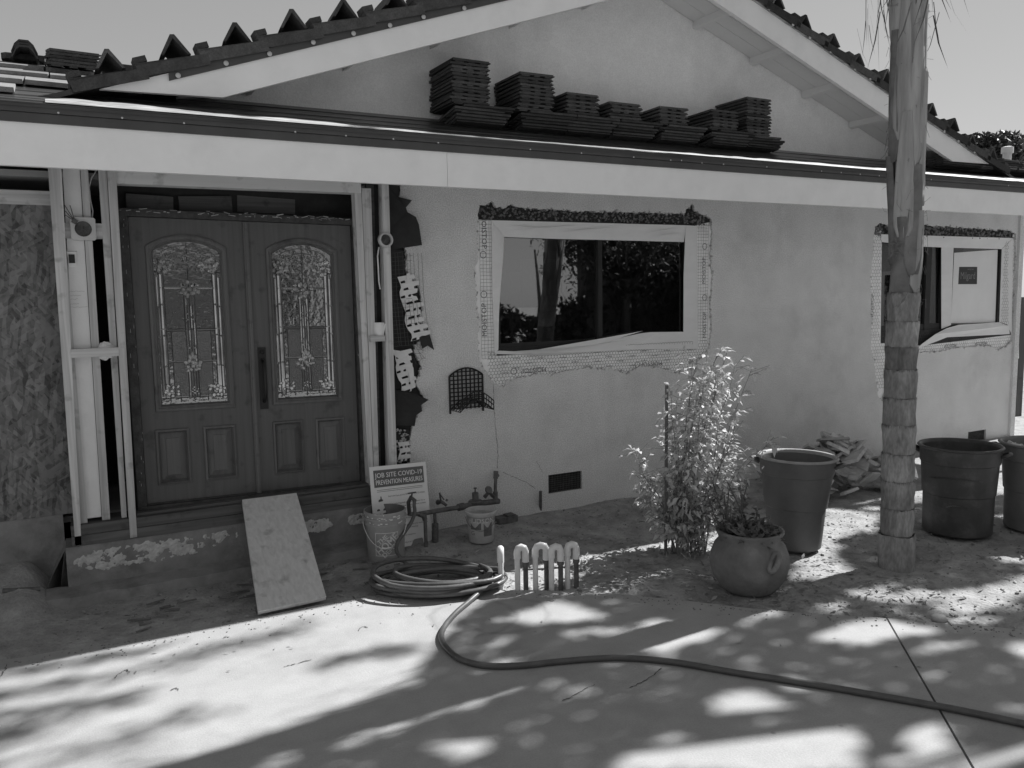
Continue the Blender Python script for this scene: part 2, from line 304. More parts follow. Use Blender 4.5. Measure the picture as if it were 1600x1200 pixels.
def textflat(txt, size, align='CENTER', res=2):
    cu = bpy.data.curves.new('t', 'FONT'); cu.body = txt; cu.size = size; cu.align_x = align; cu.align_y = 'CENTER'; cu.resolution_u = res
    o = bpy.data.objects.new('t', cu); COL.objects.link(o); bpy.context.view_layer.update()
    me = bpy.data.meshes.new_from_object(o.evaluated_get(bpy.context.evaluated_depsgraph_get()))
    vs = [(v.co.x, v.co.y) for v in me.vertices]; fs = [tuple(p.vertices) for p in me.polygons]
    bpy.data.objects.remove(o); bpy.data.curves.remove(cu); bpy.data.meshes.remove(me)
    return vs, fs
def text_on(mb, txt, size, fn, align='CENTER'):
    vs, fs = textflat(txt, size, align); mb.add([fn(u, v) for u, v in vs], fs)
def nz(x, y, z=0, s=1.0): return noise.noise(Vector((x*s, y*s, z*s)))
def ragged(pts, step=.03, amp=.008, r=rnd, close=True):
    """subdivide an outline and jitter it in the X-Z plane"""
    out = []; n = len(pts)
    for i in range(n if close else n-1):
        a = Vector(pts[i]); b = Vector(pts[(i+1) % n]); k = max(1, int((b-a).length/step))
        for j in range(k):
            p = a.lerp(b, j/k); out.append(Vector((p.x+r.uniform(-amp, amp), p.y, p.z+r.uniform(-amp, amp))))
    return out
def inpoly(x, y, poly):
    c = False; n = len(poly); j = n-1
    for i in range(n):
        xi, yi = poly[i]; xj, yj = poly[j]
        if (yi > y) != (yj > y) and x < (xj-xi)*(y-yi)/(yj-yi)+xi: c = not c
        j = i
    return c
def gpoly(px): return [(G(x, y).x, G(x, y).y) for x, y in px]

# ------------------------------------------------------------------ ground, driveway, street
EDGE = [(-9.0, -.30), (-3.0, -.78), (-1.2, -.94), (-.47, -1.03), (.2, -1.085), (.87, -1.13), (1.3, -1.12), (1.64, -1.15), (1.95, -1.25), (2.25, -1.40), (2.6, -1.62), (2.95, -1.89), (3.25, -2.2), (3.5, -2.49), (3.8, -2.79), (4.12, -3.06), (4.4, -3.33), (4.7, -3.62), (5.3, -4.2), (6.4, -5.1), (8.5, -6.2), (14, -7.5)]
SLAB = EDGE+[(14, -14), (-9, -14)]
def edge_y(x):
    for i in range(len(EDGE)-1):
        a, b = EDGE[i], EDGE[i+1]
        if a[0] <= x <= b[0]: return a[1]+(b[1]-a[1])*(x-a[0])/(b[0]-a[0])
    return EDGE[0][1] if x < EDGE[0][0] else EDGE[-1][1]
def dirt_z(x, y):
    e = y-edge_y(x)                     # metres beyond the slab edge
    if e < -.12 or y < -14 or x < -9 or x > 14: return -.16 if (-9 <= x <= 14 and y > -14) else -.10
    z = -.012+.018*nz(x, y, 0, 1.7)+.010*nz(x, y, 3, 6)+.005*nz(x, y, 5, 19)
    z -= .03*max(0, 1-e/.10) if e < .10 else 0
    if x < -.13 and y > -1.0:           # soil dug out beside the stoop and banked against the footing
        def ss(t): t = min(1, max(0, t)); return t*t*(3-2*t)
        bk = ss((y+.75)/.85)*ss((-.13-x)/.3); z += .26*bk*(1+.2*nz(x, y, 6, 5))-.03*ss((-.3-x)/.3)*ss((y+.94)/.3)+.02*nz(x, y, 2, 9)*ss((-.2-x)/.2)
    if -.1 < x < 2.0 and y > -.95: z += .015*nz(x, y, 2, 9)+.012*nz(x,y,4,24)
    if x > 2.2 and y > -.6: z += .05*max(0, 1-abs(y+.12)/.5)*(0.6+.5*nz(x, 0, 1, 2))   # soil banked against the wall
    if x > 3.0 and y < -1.4: z += .012*nz(x, y, 7, 13)
    return z
def frange(a, b, s):
    n = int(round((b-a)/s)); return [a+(b-a)*i/n for i in range(n+1)]
xs = [-90, -50, -28, -16, -9.01, -6, -4, -2.5]+frange(-1.9, 7.2, .045)+[7.4, 7.7, 8, 8.5, 9, 9.6, 10.3, 11, 12, 14.01, 18, 30, 55, 90]
ys = [-90, -50, -30, -20, -14.01, -10, -7, -5.4, -4.6, -4.1]+frange(-3.8, .1, .045)+[.4, 1.5, 4, 9, 18, 40, 90]
g = MB(); nx = len(xs)
g.v = [Vector((x, y, dirt_z(x, y))) for y in ys for x in xs]
g.f = [(j*nx+i, j*nx+i+1, (j+1)*nx+i+1, (j+1)*nx+i) for j in range(len(ys)-1) for i in range(nx-1)]
o = g.build('ground', 'dirt', smooth=True, origin=(0, 0, 0), kind='structure')

JA, JB = Vector((4.12, -3.06)), Vector((3.1, -4.24)); jd = (JB-JA).normalized(); jn = Vector((-jd.y, jd.x))   # control joint
JC = JA+jd*16.6
def slab(poly, name):
    mb = MB(); top = [(x, y, 0) for x, y in poly]
    mb.plate([top], (0, 0, -.11)); return mb.build(name, 'concrete', origin=(2, -4, 0), kind='structure')
def rag_edge(pts):
    out = []
    for i in range(len(pts)-1):
        a, b = Vector(pts[i]), Vector(pts[i+1]); k = max(1, int((b-a).length/.06)) if -2 < a.x < 6 else 1
        for j in range(k):
            p = a.lerp(b, j/k); out.append((p.x+rnd.uniform(-.004, .004), p.y+rnd.uniform(-.006, .006)))
    return out+[tuple(pts[-1])]
iJ = 15
gap = jn*.006
sgn = 1 if jn.x < 0 else -1
left = rag_edge(EDGE[:iJ]+[tuple(JA+gap*sgn)])+[tuple(JC+gap*sgn), (-9, -14)] if JC.y < -14 else None
jc_y = JA+jd*((-14-JA.y)/jd.y)
left = rag_edge(EDGE[:iJ]+[tuple(JA+gap*sgn)])+[tuple(jc_y+gap*sgn), (-9, -14)]
right = rag_edge([tuple(JA-gap*sgn)]+EDGE[iJ+1:])+[(14, -14), tuple(jc_y-gap*sgn)]
slab(left, 'driveway'); slab(right, 'driveway')
mb = MB()
for line in (((443,1042),(460,1037),(492,1029)), ((1,1056),(8,1046),(12,1036)), ((178,1060),(190,1050),(197,1046),(205,1052)), ((268,1078),(275,1074),(281,1079)), ((880,1095),(905,1082),(935,1066)), ((985,1075),(1010,1062),(1040,1040)), ((560,985),(566,979),(575,980))):
    P = [G(*q, .0035) for q in line]; Q = []
    for i in range(len(P)-1):
        for j in range(6): p = P[i].lerp(P[i+1], j/6); Q.append(p+Vector((rnd.uniform(-.006, .006), rnd.uniform(-.006, .006), 0)))
    for i in range(len(Q)-1):
        d = (Q[i+1]-Q[i]).normalized(); nn = Vector((-d.y, d.x, 0))*rnd.uniform(.0008, .0032); mb.add([Q[i]-nn, Q[i+1]-nn, Q[i+1]+nn, Q[i]+nn], [(0, 1, 2, 3)])
mb.build('driveway_cracks', 'ink', kind='structure')
mb = MB(); mb.plate([[(-90, -14.3, -.06), (90, -14.3, -.06), (90, -21, -.06), (-90, -21, -.06)]], (0, 0, -.05)); mb.build('street', 'asphalt', kind='structure', origin=(0, -17, -.06))
# ------------------------------------------------------------------ the house under repair
HOUSE = thing('house', (4.0, 0, 0), 'single storey stucco house under repair with double entry door and front gable', 'house')
FY = -.83                                # plane of the eave fascia
SL = .35                                 # roof slope
def roof_z(y): return 3.015+SL*(y-FY+.03)
AX, GZ = 4.633, 4.70                     # gable apex (x, top of barge board)
def rake_top(x): return GZ-.345*abs(x-AX)
BY = -.58                                # plane of the barge boards

# stucco wall with two ragged window cut-outs and a torn left edge
CUT1 = [(747,345),(747,325),(752,318),(762,320),(768,314),(774,322),(790,325),(800,317),(808,324),(850,327),(870,326),(900,330),(950,330),(990,331),(1040,333),(1068,333),(1082,318),(1087,330),(1100,337),(1112,341),(1113,365),(1110,400),(1114,430),(1111,470),(1112,520),(1108,545),(1100,556),(1090,566),(1088,579),(1060,583),(1045,581),(1030,574),(1000,573),(980,584),(955,576),(915,575),(880,580),(858,588),(850,585),(836,585),(800,594),(793,594),(788,605),(780,603),(770,598),(760,580),(750,565),(747,545),(748,500),(744,460),(742,430),(746,400)]
CUT2 = [(1367,352),(1378,347),(1385,352),(1440,351),(1490,354),(1530,357),(1582,361),(1588,366),(1587,420),(1586,470),(1583,532),(1575,540),(1560,547),(1550,541),(1515,542),(1490,544),(1470,549),(1440,551),(1400,553),(1388,560),(1386,600),(1380,628),(1373,620),(1368,590),(1366,560),(1361,545),(1362,500),(1360,440),(1364,390)]
TORN = [(627,262),(626,300),(623,308),(640,314),(632,326),(640,335),(652,345),(654,380),(632,388),(636,400),(634,420),(640,432),(654,445),(658,460),(660,485),(652,498),(662,512),(668,522),(648,540),(648,552),(659,572),(650,600),(664,624),(656,640),(645,664),(642,675),(640,690),(641,722),(640,760),(640,850)]
T = [A(*q) for q in TORN]
wall = [T[0]]+T[1:-1]+[Vector((T[-1].x, 0, -.10)), Vector((10.48, 0, -.10)), Vector((10.48, 0, 3.20)), Vector((T[0].x, 0, 3.20))]
n0 = len(T)
left_edge = ragged([Vector((T[0].x, 0, 3.20))]+T[1:-1]+[Vector((T[-1].x, 0, -.10))], .02, .006, close=False)+[Vector((T[-1].x, 0, -.10))]
outer = left_edge+[Vector((10.48, 0, -.10)), Vector((10.48, 0, 3.20))]
VENTS = [((3.62, .165), (3.975, .335)), ((7.18, .05), (7.60, .235)), ((9.62, -.02), (9.98, .145))]
h1 = ragged([A(*q) for q in CUT1], .02, .010); h2 = ragged([A(*q) for q in CUT2], .028, .012)
vh = [[(a[0], 0, a[1]), (b[0], 0, a[1]), (b[0], 0, b[1]), (a[0], 0, b[1])] for a, b in VENTS]
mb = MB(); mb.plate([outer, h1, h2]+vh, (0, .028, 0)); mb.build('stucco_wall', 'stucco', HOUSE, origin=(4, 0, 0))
# crumbs of broken stucco that fringe the cut-outs
mb = MB()
for loop, k in ((h1, 1.0), (h2, .8), (left_edge, .7)):
    for p in loop:
        if rnd.random() < .55*k and p.z < 2.8 and p.z > 0.1:
            s_ = rnd.uniform(.006, .017); rot = Matrix.Rotation(rnd.uniform(0, 6), 3, (rnd.random(), rnd.random(), rnd.random()+.1))
            mb.obox((p.x+rnd.uniform(-.006, .006), .004+rnd.uniform(-.006, .012), p.z+rnd.uniform(-.006, .006)), (s_, s_*.8, s_*1.3), rot)
mb.build('broken_stucco_edge', 'brokenstucco', HOUSE, kind='stuff')
# vents
for a, b in VENTS:
    v = MB(); v.box((a[0]-.002, .03, a[1]-.002), (b[0]+.002, .05, b[1]+.002)); vo = v.build('vent', 'black', HOUSE)
    fr = MB()
    for i in range(22):
        x = a[0]+(b[0]-a[0])*(i+.5)/22; fr.box((x-.0015, .018, a[1]), (x+.0015, .022, b[1]))
    for i in range(9):
        z = a[1]+(b[1]-a[1])*(i+.5)/9; fr.box((a[0], .0185, z-.0012), (b[0], .0215, z+.0012))
    fr.build('mesh_screen', 'pipe', vo)
# hairline cracks: thin dark ribbons laid flat on the stucco
mb = MB()
def crack(px, w=.0022):
    P = []
    for i in range(len(px)-1):
        a, b = A(*px[i]), A(*px[i+1]); k = max(2, int((b-a).length/.02))
        for j in range(k): p = a.lerp(b, j/k); P.append(Vector((p.x+rnd.uniform(-.004, .004), -.0015, p.z+rnd.uniform(-.003, .003))))
    for i in range(len(P)-1):
        a, b = P[i], P[i+1]; d = (b-a).normalized(); nn = Vector((-d.z, 0, d.x))*w*rnd.uniform(.4, 1.0)
        mb.add([a-nn, b-nn, b+nn, a+nn], [(0, 1, 2, 3)])
crack([(771,600),(772,640),(775,680),(778,700),(777,735)]); crack([(786,738),(805,746),(825,755),(838,765)], .0018); crack([(838,720),(846,735),(848,742)], .0016); crack([(1005,763),(1005,790)], .0012)
mb.build('wall_crack', 'ink', HOUSE)

# dark felt-covered sheathing behind the stucco, with openings for windows and doors
W1 = (3.13, 5.215, 1.44, 2.47); W2 = (7.90, 10.20, 1.38, 2.50)
mb = MB()
def sheath(x0, x1, z0, z1): mb.box((x0, .03, z0), (x1, .05, z1))
sheath(2.06, W1[0], -.1, 3.2); sheath(W1[0], W1[1], -.1, W1[2]); sheath(W1[0], W1[1], W1[3], 3.2); sheath(W1[1], W2[0], -.1, 3.2); sheath(W2[0], W2[1], -.1, W2[2]); sheath(W2[0], W2[1], W2[3], 3.2); sheath(W2[1], 10.47, -.1, 3.2)
mb.build('wall_sheathing', 'tar', HOUSE)
# house shell: floor, back and side walls, partition (keeps the rooms dark)
mb = MB(); mb.box((-4, .21, .42), (10.4, 6.9, .46)); mb.build('floor', 'room', HOUSE)
mb = MB(); mb.box((-4.05, 6.9, -.1), (10.5, 7.05, 3.1)); mb.build('back_wall', 'stucco', HOUSE)
mb = MB(); mb.box((10.38, .06, -.1), (10.475, 6.9, 2.98)); mb.build('side_wall', 'stucco', HOUSE)
mb = MB(); mb.box((-4.05, .12, -.1), (-3.95, 6.9, 2.98)); mb.build('side_wall', 'stucco', HOUSE)
mb = MB(); mb.box((2.3, 3.0, .46), (10.3, 3.1, 3.1)); mb.box((2.22, .06, .46), (2.30, 3.0, 3.1)); mb.box((6.5, .06, .46), (6.6, 3.0, 3.1)); mb.build('partition', 'room', HOUSE)
mb = MB(); mb.box((-4, .06, 2.74), (10.3, 3.1, 2.78)); mb.build('ceiling', 'room', HOUSE)

# corner trim at the far end of the wall
mb = MB(); mb.box((10.44, -.03, -.1), (10.53, .03, 3.1)); mb.build('corner_trim', 'stucco', HOUSE)

# gable wall, barge boards, soffit and outlookers
def sof(x): return 4.483+.12-.345*abs(x-AX)
mb = MB(); xl, xr = .62, 8.70
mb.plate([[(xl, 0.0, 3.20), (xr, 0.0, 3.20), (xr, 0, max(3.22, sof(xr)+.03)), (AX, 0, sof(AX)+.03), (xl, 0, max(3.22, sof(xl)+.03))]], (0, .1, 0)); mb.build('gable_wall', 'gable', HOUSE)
for sgn_, x_end_t, x_end_b in ((-1, .235, .93), (1, 8.86, 8.24)):
    b = MB()
    def zt(x): return rake_top(x)
    def zb(x): return rake_top(x)-.222
    P = [(x_end_t, zt(x_end_t)), (AX, GZ), (AX, GZ-.222), (x_end_b, zb(x_end_b))]
    b.plate([[(x, BY, z) for x, z in P]], (0, .04, 0)); b.build('barge_board', 'white', HOUSE)
    s_ = MB()                            # soffit boards between barge and wall
    for k in range(3):
        y0 = BY+.045+k*.178; y1 = y0+.172
        xe = .70 if sgn_ < 0 else 8.56
        s_.hexa([(AX, y0, sof(AX)), (AX, y1, sof(AX)), (xe, y1, sof(xe)), (xe, y0, sof(xe))], [(AX, y0, sof(AX)+.018), (AX, y1, sof(AX)+.018), (xe, y1, sof(xe)+.018), (xe, y0, sof(xe)+.018)])
    s_.build('soffit', 'soffit', HOUSE)
    for k in range(6):
        x = AX+sgn_*(.61+.705*k)
        if abs(x-AX) > 3.75: continue
        l = MB(); l.hexa([(x-.019, BY+.041, sof(x-.019)-.06), (x+.019, BY+.041, sof(x+.019)-.06), (x+.019, -.002, sof(x+.019)-.06), (x-.019, -.002, sof(x-.019)-.06)],
                         [(x-.019, BY+.041, sof(x-.019)-.001), (x+.019, BY+.041, sof(x+.019)-.001), (x+.019, -.002, sof(x+.019)-.001), (x-.019, -.002, sof(x-.019)-.001)])
        l.build('outlooker', 'soffit', HOUSE)

# roof: front plane (porch eave), rear plane, and the two gable planes
ROOF = MB(); E0 = FY-.03
x0, x1 = -4.4, 11.3
ROOF.hexa([(x0, E0, roof_z(E0)-.02), (x1, E0, roof_z(E0)-.02), (x1, .95, roof_z(.95)-.02), (x0, .95, roof_z(.95)-.02)], [(x0, E0, roof_z(E0)), (x1, E0, roof_z(E0)), (x1, .95, roof_z(.95)), (x0, .95, roof_z(.95))])
zr = roof_z(.95)
ROOF.hexa([(x0, .95, zr-.02), (x1, .95, zr-.02), (x1, 7.4, 3.0), (x0, 7.4, 3.0)], [(x0, .95, zr), (x1, .95, zr), (x1, 7.4, 3.02), (x0, 7.4, 3.02)])
for sg, xe in ((-1, -.15), (1, 9.5)):
    za, ze = GZ+.004, rake_top(xe)+.004
    ROOF.hexa([(AX, BY-.015, za), (AX, 5.0, za), (xe, 5.0, ze), (xe, BY-.015, ze)], [(AX, BY-.015, za+.03), (AX, 5.0, za+.03), (xe, 5.0, ze+.03), (xe, BY-.015, ze+.03)])
ROOFO = ROOF.build('roof', 'underlay', HOUSE)
# ripples of lapped underlayment along the eave
mb = MB()
for k, (y, h) in enumerate(((-.79, .006), (-.72, .005), (-.60, .006), (-.42, .005), (-.2, .006))):
    pts = frange(-4.3, 11.2, .1); a = []; 
    for x in pts: yy = y+.008*nz(x, k, 0, 1.3); a.append((yy, h*(1+.8*nz(x, k*3, 1, 2.2))))
    vs = []; fs = []
    for i, x in enumerate(pts):
        yy, hh = a[i]; vs += [(x, yy-.004, roof_z(yy-.004)+.001), (x, yy, roof_z(yy)+hh), (x, yy+.10, roof_z(yy+.10)+.0015)]
    for i in range(len(pts)-1): b = i*3; fs += [(b, b+3, b+4, b+1), (b+1, b+4, b+5, b+2)]
    mb.add(vs, fs)
mb.build('underlayment_lap', 'underlay', HOUSE)
# bare metal flashing along the eave; its outline draws the broken sunlit streak
mb = MB(); pts = frange(-.05, 11.2, .05); vs = []; fs = []
for x in pts:
    w_ = .16 if x < 1.3 else (.16-(x-1.3)*.12 if x < 2.3 else (.04 if x < 3.6 else min(.12, .05+(x-3.6)*.03)))
    w_ = max(.004, w_*(1+.8*nz(x, 0, 0, 1.6)+.4*nz(x, 3, 0, 6))); y0_ = FY-.026; y1_ = y0_+w_
    vs += [(x, y0_, roof_z(y0_)+.010), (x, (y0_+y1_)/2, roof_z((y0_+y1_)/2)+.0125+.003*nz(x, 1, 0, 5)), (x, y1_, roof_z(y1_)+.010)]
for i in range(len(pts)-1): b = i*3; fs += [(b, b+3, b+4, b+1), (b+1, b+4, b+5, b+2)]
mb.add(vs, fs); mb.build('eave_flashing', 'lightmetal', HOUSE)
# eave: fascia board, two dark metal strips with screws, soffit under the eave
mb = MB(); mb.box((x0, FY, 2.682), (2.35, FY+.04, 2.925)); mb.box((2.353, FY+.001, 2.682), (7.1, FY+.04, 2.925)); mb.box((7.103, FY, 2.6825), (x1, FY+.04, 2.925)); FAS = mb.build('fascia_board', 'white', HOUSE)
mb = MB(); mb.box((x0, FY-.012, 2.915), (x1, FY+.03, 2.966)); mb.build('drip_edge', 'metal', HOUSE)
mb = MB(); mb.box((x0, FY-.022, 2.9685), (x1, FY+.03, 3.012)); mb.box((x0, FY-.036, 3.0125), (x1, FY+.05, 3.0185)); DE = mb.build('drip_edge', 'metal', HOUSE)
scr = None
for px in (93,192,288,461,540,614,684,828,908,990,1048,1065,1097,1131,1199,1285,1316,1346,1376,1458,1580):
    p = A(px, 200, FY-.022)
    if scr is None:
        s_ = MB(); s_.lathe([(.006, 0), (.006, .003), (.003, .005), (0, .0055)], (0, 0, 0), 8, Matrix.Rotation(R(90), 3, 'X')); scr = s_.build('screw', 'washer', DE, origin=(0, 0, 0)); scr.location = Vector((p.x, FY-.0225, 2.975))-wloc(DE)
    else: link_copy(scr, DE, (p.x, FY-.0225, 2.972+rnd.uniform(-.004, .006)))
mb = MB(); mb.hexa([(x0, FY+.045, roof_z(FY)-.05), (x1, FY+.045, roof_z(FY)-.05), (x1, .0, roof_z(0)-.05), (x0, .0, roof_z(0)-.05)], [(x0, FY+.045, roof_z(FY)-.03), (x1, FY+.045, roof_z(FY)-.03), (x1, .0, roof_z(0)-.03), (x0, .0, roof_z(0)-.03)]); mb.build('soffit', 'soffit', HOUSE)
for x in (-.62,):
    b = MB(); b.hexa([(x, FY+.05, 2.70), (x+.04, FY+.05, 2.70), (x+.04, .02, 2.78), (x, .02, 2.78)], [(x, FY+.05, 2.92), (x+.04, FY+.05, 2.92), (x+.04, .02, 3.16), (x, .02, 3.16)]); b.build('rafter', 'soffit', HOUSE)

# rake flashing and tiles on both slopes of the gable
def raketile():
    t = MB()                              # local: x along the slope, y depth, origin at lower front corner
    t.hexa([(0, 0, 0), (.44, 0, -.010), (.44, .40, -.010), (0, .40, 0)], [(0, 0, .036), (.44, 0, .022), (.44, .40, .022), (0, .40, .036)])
    t.box((.0, -.012, -.045), (.43, 0.0, .02)); t.box((.0, .40, -.045), (.43, .412, .02))
    return t
def capshape():
    c = MB(); w_, h_, th = .085, .115, .014
    for y0, y1 in ((0, .36),):
        outer_ = [(-w_, 0), (-.012, h_), (.012, h_), (w_, 0)]; inner_ = [(-w_+th*1.3, 0), (0, h_-th*1.5), (0, h_-th*1.5), (w_-th*1.3, 0)]
        vs = [(x, y0, z) for x, z in outer_]+[(x, y0, z) for x, z in inner_]+[(x, y1, z) for x, z in outer_]+[(x, y1, z) for x, z in inner_]
        fs = []
        for i in range(3): fs += [(i, i+1, 5+i, 4+i), (8+i, 12+i, 13+i, 9+i), (i, 8+i, 9+i, i+1), (4+i, 5+i, 13+i, 12+i)]
        fs += [(0, 4, 12, 8), (3, 11, 15, 7)]
        c.add(vs, fs)
    return c
proto = None
ang = math.atan(.345)
for sg in (-1, 1):
    k = 0
    for i in range(13):
        x = AX+sg*(4.55-.36*i)
        if abs(x-AX) < .1: continue
        rz = rake_top(x)+.055
        rot = (0, -sg*-1*(ang-.06) if sg < 0 else (ang-.06), 0)
        rot = (0, -(ang-.05), 0 if sg < 0 else math.pi)
        yy = BY-.03 if sg < 0 else BY-.03+.40
        if proto is None:
            t_o = raketile().build('rake_tile', 'tile', ROOFO, origin=(0, 0, 0)); c_o = capshape().build('ridge_cap_tile', 'tile', ROOFO, origin=(0, 0, 0)); proto = 1
            t = t_o; c = c_o; t.location = Vector((x, yy, rz))-wloc(ROOFO); t.rotation_euler = rot
        else:
            t = link_copy(t_o, ROOFO, (x, yy, rz), rot); c = link_copy(c_o, ROOFO, (0, 0, 0))
        cx = x-sg*.23; jx = rnd.uniform(-.015, .015)
        c.location = Vector((cx+jx, BY-.01+rnd.uniform(-.01, .03), rake_top(cx)+.098))-wloc(ROOFO); c.rotation_euler = (R(-4), rnd.uniform(-.10, .10)-sg*-.05, rnd.uniform(-.08, .08)); s_ = rnd.uniform(.92, 1.08); c.scale = (s_, 1, s_)
        lg = MB(); lx = x-sg*.02; lg.obox((lx, BY+.05, rake_top(lx)+.115), (.075, .12, .035), Matrix.Rotation(-ang if sg < 0 else ang, 3, 'Y')); lg.build('tile_lug', 'tile', ROOFO)
for sg, mt, xs_, xe_ in ((-1, 'metal', .62, AX), (1, 'lightmetal', 8.62, AX)):
    f_ = MB(); n_ = 60; vs = []; fs = []
    for i in range(n_+1):
        x = xs_+(xe_-xs_)*i/n_; wv = (.010*nz(x, sg, 0, 3)) if sg > 0 else .003*nz(x, 1, 0, 2)
        zt_ = rake_top(x)+.055; zb_ = rake_top(x)-(.048 if sg < 0 else .012)+(wv*1.2 if sg > 0 else 0)
        vs += [(x, BY-.018-abs(wv), zt_), (x, BY-.012-abs(wv), zb_), (x, BY-.005, zb_), (x, BY-.005, zt_)]
    for i in range(n_):
        b = i*4
        for q in range(4): fs.append((b+q, b+4+q, b+4+(q+1) % 4, b+(q+1) % 4))
    fs += [(0, 1, 2, 3), (4*n_, 4*n_+3, 4*n_+2, 4*n_+1)]
    f_.add(vs, fs); fo = f_.build('rake_flashing', mt, HOUSE)
    for i in range(16):
        x = xs_+(xe_-xs_)*(i+.18+rnd.uniform(-.12, .12))/14.5
        if abs(x-AX) < .05 or (x-AX)*sg < 0: continue
        q = MB(); q.lathe([(.016, 0), (.016, .003), (.008, .007), (0, .008)], (x, BY-.024-(.008 if sg > 0 else 0), rake_top(x)-.030+rnd.uniform(-.008, .012)+(.025 if sg > 0 else 0)), 10, Matrix.Rotation(R(90), 3, 'X')); q.build('screw', 'washer', fo)

# courses of tiles, paler grey for the sunlight on them, on the main roof to the left, and on the far right
def flat_tile(): 
    t = MB(); t.hexa([(-.16, 0, 0), (.16, 0, 0), (.16, .42, -.005), (-.16, .42, -.005)], [(-.158, .0, .028), (.158, .0, .028), (.16, .42, .014), (-.16, .42, .014)]); t.box((-.13, -.002, .006), (-.02, .01, .02)); return t
ft = None; sl = math.atan(SL)
def lay(x, y, dz=0.0, mat='sunlit_tile'):
    global ft
    z = roof_z(y)+.014+dz; rot = (sl-.035, rnd.uniform(-.012, .012), rnd.uniform(-.012, .012))
    if ft is None:
        ft = flat_tile().build('roof_tile', mat, ROOFO, origin=(0, 0, 0)); ft.location = Vector((x, y, z))-wloc(ROOFO); ft.rotation_euler = rot
    else: link_copy(ft, ROOFO, (x, y, z), rot)
for j in range(4):
    y = -.62+j*.38
    for i in range(9):
        x = .52-i*.33+(.165 if j % 2 else 0)+(.14*j if j > 1 else -.55+.2*j)
        if x < -2.2: continue
        if x > -.05+.16*j: continue
        lay(x, y, 0.002*rnd.random())
for j in range(1, 3):
    y = -.30+j*.36
    for i in range(5):
        x = 9.0+.05*j+i*.33
        if x < 10.9: lay(x, y)
mb = MB()
for x in frange(-2.1, .8, .33):
    mb.obox((x, .95, roof_z(.95)+.03), (.30, .2, .04), Matrix.Rotation(rnd.uniform(-.05, .05), 3, 'Z'), .03)
mb.build('ridge_tile_row', 'tile', HOUSE)
# plumbing vent on the far end of the roof
p = A(1573, 255, .7)
mb = MB(); zb_ = roof_z(.7)-.05; mb.lathe([(.05, 0), (.055, p.z+.14-zb_)], (p.x, p.y, zb_), 16); mb.lathe([(.075, p.z+.13-zb_), (.075, p.z+.21-zb_), (.04, p.z+.22-zb_)], (p.x, p.y, zb_), 16, close=True); mb.build('vent_pipe', 'white', HOUSE, smooth=True, auto=40)
# ------------------------------------------------------------------ entry: stoop, framing, double door
mb = MB(); mb.box((-.14, -.15, -.12), (2.22, .10, .335)); STEM = mb.build('foundation_wall', 'stem', HOUSE)
mb = MB()                                  # rough footing ledge in front of it
pts = frange(-.27, 2.3, .06); vs = []; fs = []
for x in pts:
    a = .02*nz(x, 0, 0, 4); b = .015*nz(x, 5, 0, 7)
    vs += [(x, -.14, .075+b), (x, -.30+a, .05+b), (x, -.335+a, -.03), (x, -.38+a, -.30)]
for i in range(len(pts)-1):
    for q in range(3): k = i*4+q; fs.append((k, k+1, k+5, k+4))
mb.add(vs, fs); mb.add([(-.27, -.14, .075), (-.27, -.30, .05), (-.27, -.38, -.3), (-.24, .1, -.3), (-.14, .1, .33), (-.14, -.15, .33)], [(0, 5, 4, 3), (0, 3, 2, 1)])
mb.build('footing', 'stem', HOUSE, smooth=True, auto=40)
# patches where the finish has come off the stem wall
def patchshape(cx, cz, w_, h_, Y, bias=.12):
    st = .0065; nx_, nz_ = int(w_*1.3/st), int(h_*1.3/st); b = MB(); hh = {}; vs = []; fs = []
    for i in range(nx_+1):
        for k in range(nz_+1):
            x = cx-w_*.65+i*st; z = cz-h_*.65+k*st; u = (x-cx)/(w_/2); v = (z-cz)/(h_/2)
            m0 = 1-(abs(u)**3+abs(v)**3); q = min(m0, .55)*1.15+bias+.75*nz(x, z, cx, 14)+.45*nz(x, z, 2, 38)+.25*nz(x, z, 5, 90)
            e = min(1, max(0, q/.35)); hh[i, k] = e
            vs.append(Vector((x, Y+.002-e*(.006+.0035*nz(x, z, 7, 60)), z)))
    for i in range(nx_):
        for k in range(nz_):
            if max(hh[i, k], hh[i+1, k], hh[i, k+1], hh[i+1, k+1]) > .3: fs.append((i*(nz_+1)+k, (i+1)*(nz_+1)+k, (i+1)*(nz_+1)+k+1, i*(nz_+1)+k+1))
    if fs: b.add(vs, fs); b.build('mortar_patch', 'patch', STEM)
patchshape(.30, .225, .84, .165, -.149, -.30); patchshape(.82, .245, .34, .12, -.149, -.38); patchshape(1.50, .235, .28, .11, -.149, -.15); patchshape(1.85, .24, .24, .09, -.149, -.2)
# rim boards and threshold
for z0, z1, y in ((.337, .405, -.155), (.408, .475, -.150)):
    b = MB(); b.box((-.10, y, z0), (2.06, .09, z1)); b.build('rim_board', 'darkwood', HOUSE)
b = MB(); b.box((.30, -.10, .4755), (2.0, .10, .492)); b.build('threshold', 'darkwood', HOUSE)

# OSB panel, its top board and the bare footing to the left
b = MB(); b.box((-2.6, .10, .505), (.0, .115, 2.58)); b.build('plywood_panel', 'osb', HOUSE)
b = MB(); b.box((-2.6, .085, 2.565), (.0, .118, 2.655)); b.build('top_plate', 'woodx', HOUSE)
b = MB(); b.box((-2.6, .104, -.5), (-.145, .2, .5035)); b.build('foundation_wall', 'stem', HOUSE)
b = MB(); b.box((-2.6, 1.0, .5), (.3, 1.05, 2.74)); b.build('dark_sheet', 'tar', HOUSE)  # near-black sheet colouring in the dark behind the framing

